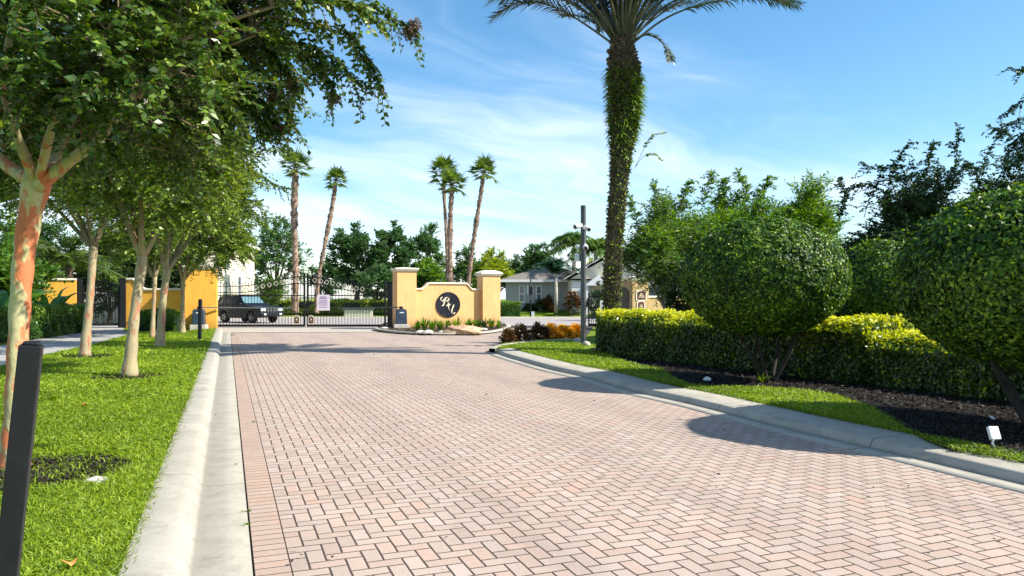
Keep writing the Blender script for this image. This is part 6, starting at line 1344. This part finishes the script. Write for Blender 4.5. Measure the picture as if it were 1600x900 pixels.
# ------------------------------------------------------------------ tan pillar with plaques and exit gate at right
ta = R(26); tpz = Vector(((994-800)/F*36.2, 36.6, .05)); tpil = empty('plaque_pillar', tpz, 'tan pillar with two arched maroon plaques behind the yellow-topped hedge', 'column', rz=ta)
column_parts(tpil, .98, .98, 2.55, 'tan', capm='cream_trim')
def plaque(x, z0, w, h, name):
    n = 10; A = [(x-w/2, z0), (x+w/2, z0)] + [(x + w/2*math.cos(math.pi*i/n), z0+h-w*.22 + w*.22*math.sin(math.pi*i/n)) for i in range(n+1)]
    Bf = [(x-w/2-.07, z0-.05), (x+w/2+.07, z0-.05)] + [(x + (w/2+.07)*math.cos(math.pi*i/n), z0+h-w*.22 + (w*.22+.07)*math.sin(math.pi*i/n)) for i in range(n+1)]
    b = MB(); b.prism(Bf, (-.53, -.492)); p = b.build(name, M['cream_trim'], tpil); b = MB(); b.prism(A, (-.545, -.531)); f = b.build('field', M['plaque'], p)
    b = MB()
    for k in range(3): b.box((x-w*.33+.03*k, -.552, z0+h*.25+k*h*.17), (x+w*.33-.03*k, -.5465, z0+h*.25+k*h*.17+.03))
    b.build('lettering', M['pale_gold'], f)
plaque(.02, 1.42, .50, .42, 'upper_plaque'); plaque(.0, .86, .36, .46, 'lower_plaque')
ywall('garden_wall', 'low tan wall running right from the plaque pillar under the trees', Vector((tpz.x+.5, 36.9, .0)), Vector((tpz.x+3.6, 38.6, 0)), [(0, 1.55), (1, 1.55)], mat='tan')
gx0, gx1 = Vector(((966-800)/F*35.4, 35.4, .1)), Vector(((983-800)/F*35.9, 35.9, .1))
gate_leaf('pedestrian_gate', 'dark arched gate at the left face of the plaque pillar', 'gate', gx0, gx1, lambda t: 1.75 + .22*math.sin(math.pi*t), [.6, 1.1], .1, 9, .06, .03, fin=0, stile_top=(1.8, 1.8), spear=False)
gate_leaf('exit_gate', 'black picket gate leaf left of the date palm above the hedge', 'gate', Vector(((919-800)/F*38, 38, .05)), Vector(((958-800)/F*37.6, 37.6, .05)), lambda t: 1.55 + .15*t, [.5, 1.0], .06, 10, .07, .025, stile_top=(1.75, 1.85))
sg = empty('hanging_sign', Vector(((939.5-800)/F*33, 33, .1)), 'narrow white board standing beside the date palm trunk', 'sign'); b = MB(); b.box((-.10, -.015, .45), (.13, .015, 1.33), Matrix.Rotation(R(2), 4, 'Y')); b.build('board', M['white_plastic'], sg, bevel=.006)
b = MB(); b.box((-.02, .016, -.1), (.02, .05, 1.3)); b.build('stake', M['black_metal'], sg)
r_ = empty('gate_post', Vector(((779.5-800)/F*38.6, 38.6, 0)), 'black gate post attached at the right side of the right peach column', 'post', 'black gate posts'); b = MB(); b.box((-.06, -.06, -.1), (.06, .06, 2.3)); b.build('shaft', M['black_metal'], r_); b = MB(); b.box((-.08, -.08, 2.302), (.08, .08, 2.34)); b.build('cap', M['black_metal'], r_)
# pole with a box on the far lawn
sp_ = empty('street_pole', Vector(((829-800)/F*57.5, 57.5, 0)), 'thin black pole with a small box on the far lawn before the grey house', 'pole'); b = MB(); b.tube([(0, 0, -.1), (0, 0, 3.3)], [.07, .05], 8); b.build('pole', M['black_metal'], sp_)
b = MB(); b.box((-.13, -.12, 1.85), (.15, .12, 2.45)); b.build('signal_box', M['black_metal'], sp_, bevel=.03)
b = MB(); b.box((-.10, -.06, 1.45), (.02, .06, 1.80)); b.build('control_box', M['grey_metal'], sp_)
ub = empty('utility_box', Vector(((832.5-800)/F*57.3, 57.3, .05)), 'small white utility box at the foot of the thin black pole', 'box'); b = MB(); b.box((-.12, -.1, -.1), (.12, .1, .42)); b.build('cabinet', M['white_plastic'], ub, bevel=.01); b = MB(); b.box((-.13, -.11, .422), (.13, .11, .46)); b.build('lid', M['white_plastic'], ub)

# ------------------------------------------------------------------ small litter and weeds on the drive
for i, (px, py, lab) in enumerate([(388, 800, 'tiny green weed in the joint between gutter and border bricks, upper one'), (388, 822, 'tiny green weed in the joint between gutter and border bricks, lower one'), (396, 660, 'tiny weed in the gutter joint farther up the drive')]):
    tuft(lab, G(px, py, .0), 9, .045, .012, 'leaf_green_hedge', 'weeds in the gutter joint', name='weed', spread=.6)
road_poly = [UV(-0.1, 2), UV(-0.1, 30), UV(6.2, 20), UV(5.6, 2)]
litter('leaf_litter', road_poly, [(2.5, 8, 1.6, .75), (8, 16, .9, 1.0), (16, 30, .35, 1.3)], .012, 'scattered dry leaf scraps on the brick drive and gutter', size=(.02, .05))
gut = [UV(-0.20, 2), UV(-0.20, 34), UV(-0.05, 34), UV(-0.05, 2)]
litter('leaf_litter', gut, [(2.5, 8, 22, .45), (8, 34, 8, .8)], .012, 'dirt and leaf scraps collected along the left gutter', size=(.015, .04))
edge = [UV(-0.62, 2), UV(-0.62, 36), UV(-0.50, 36), UV(-0.50, 2)]
litter('leaf_litter', edge, [(2.5, 36, 260, .6)], .115, 'dead brown thatch along the edge of the left lawn', size=(.02, .06))
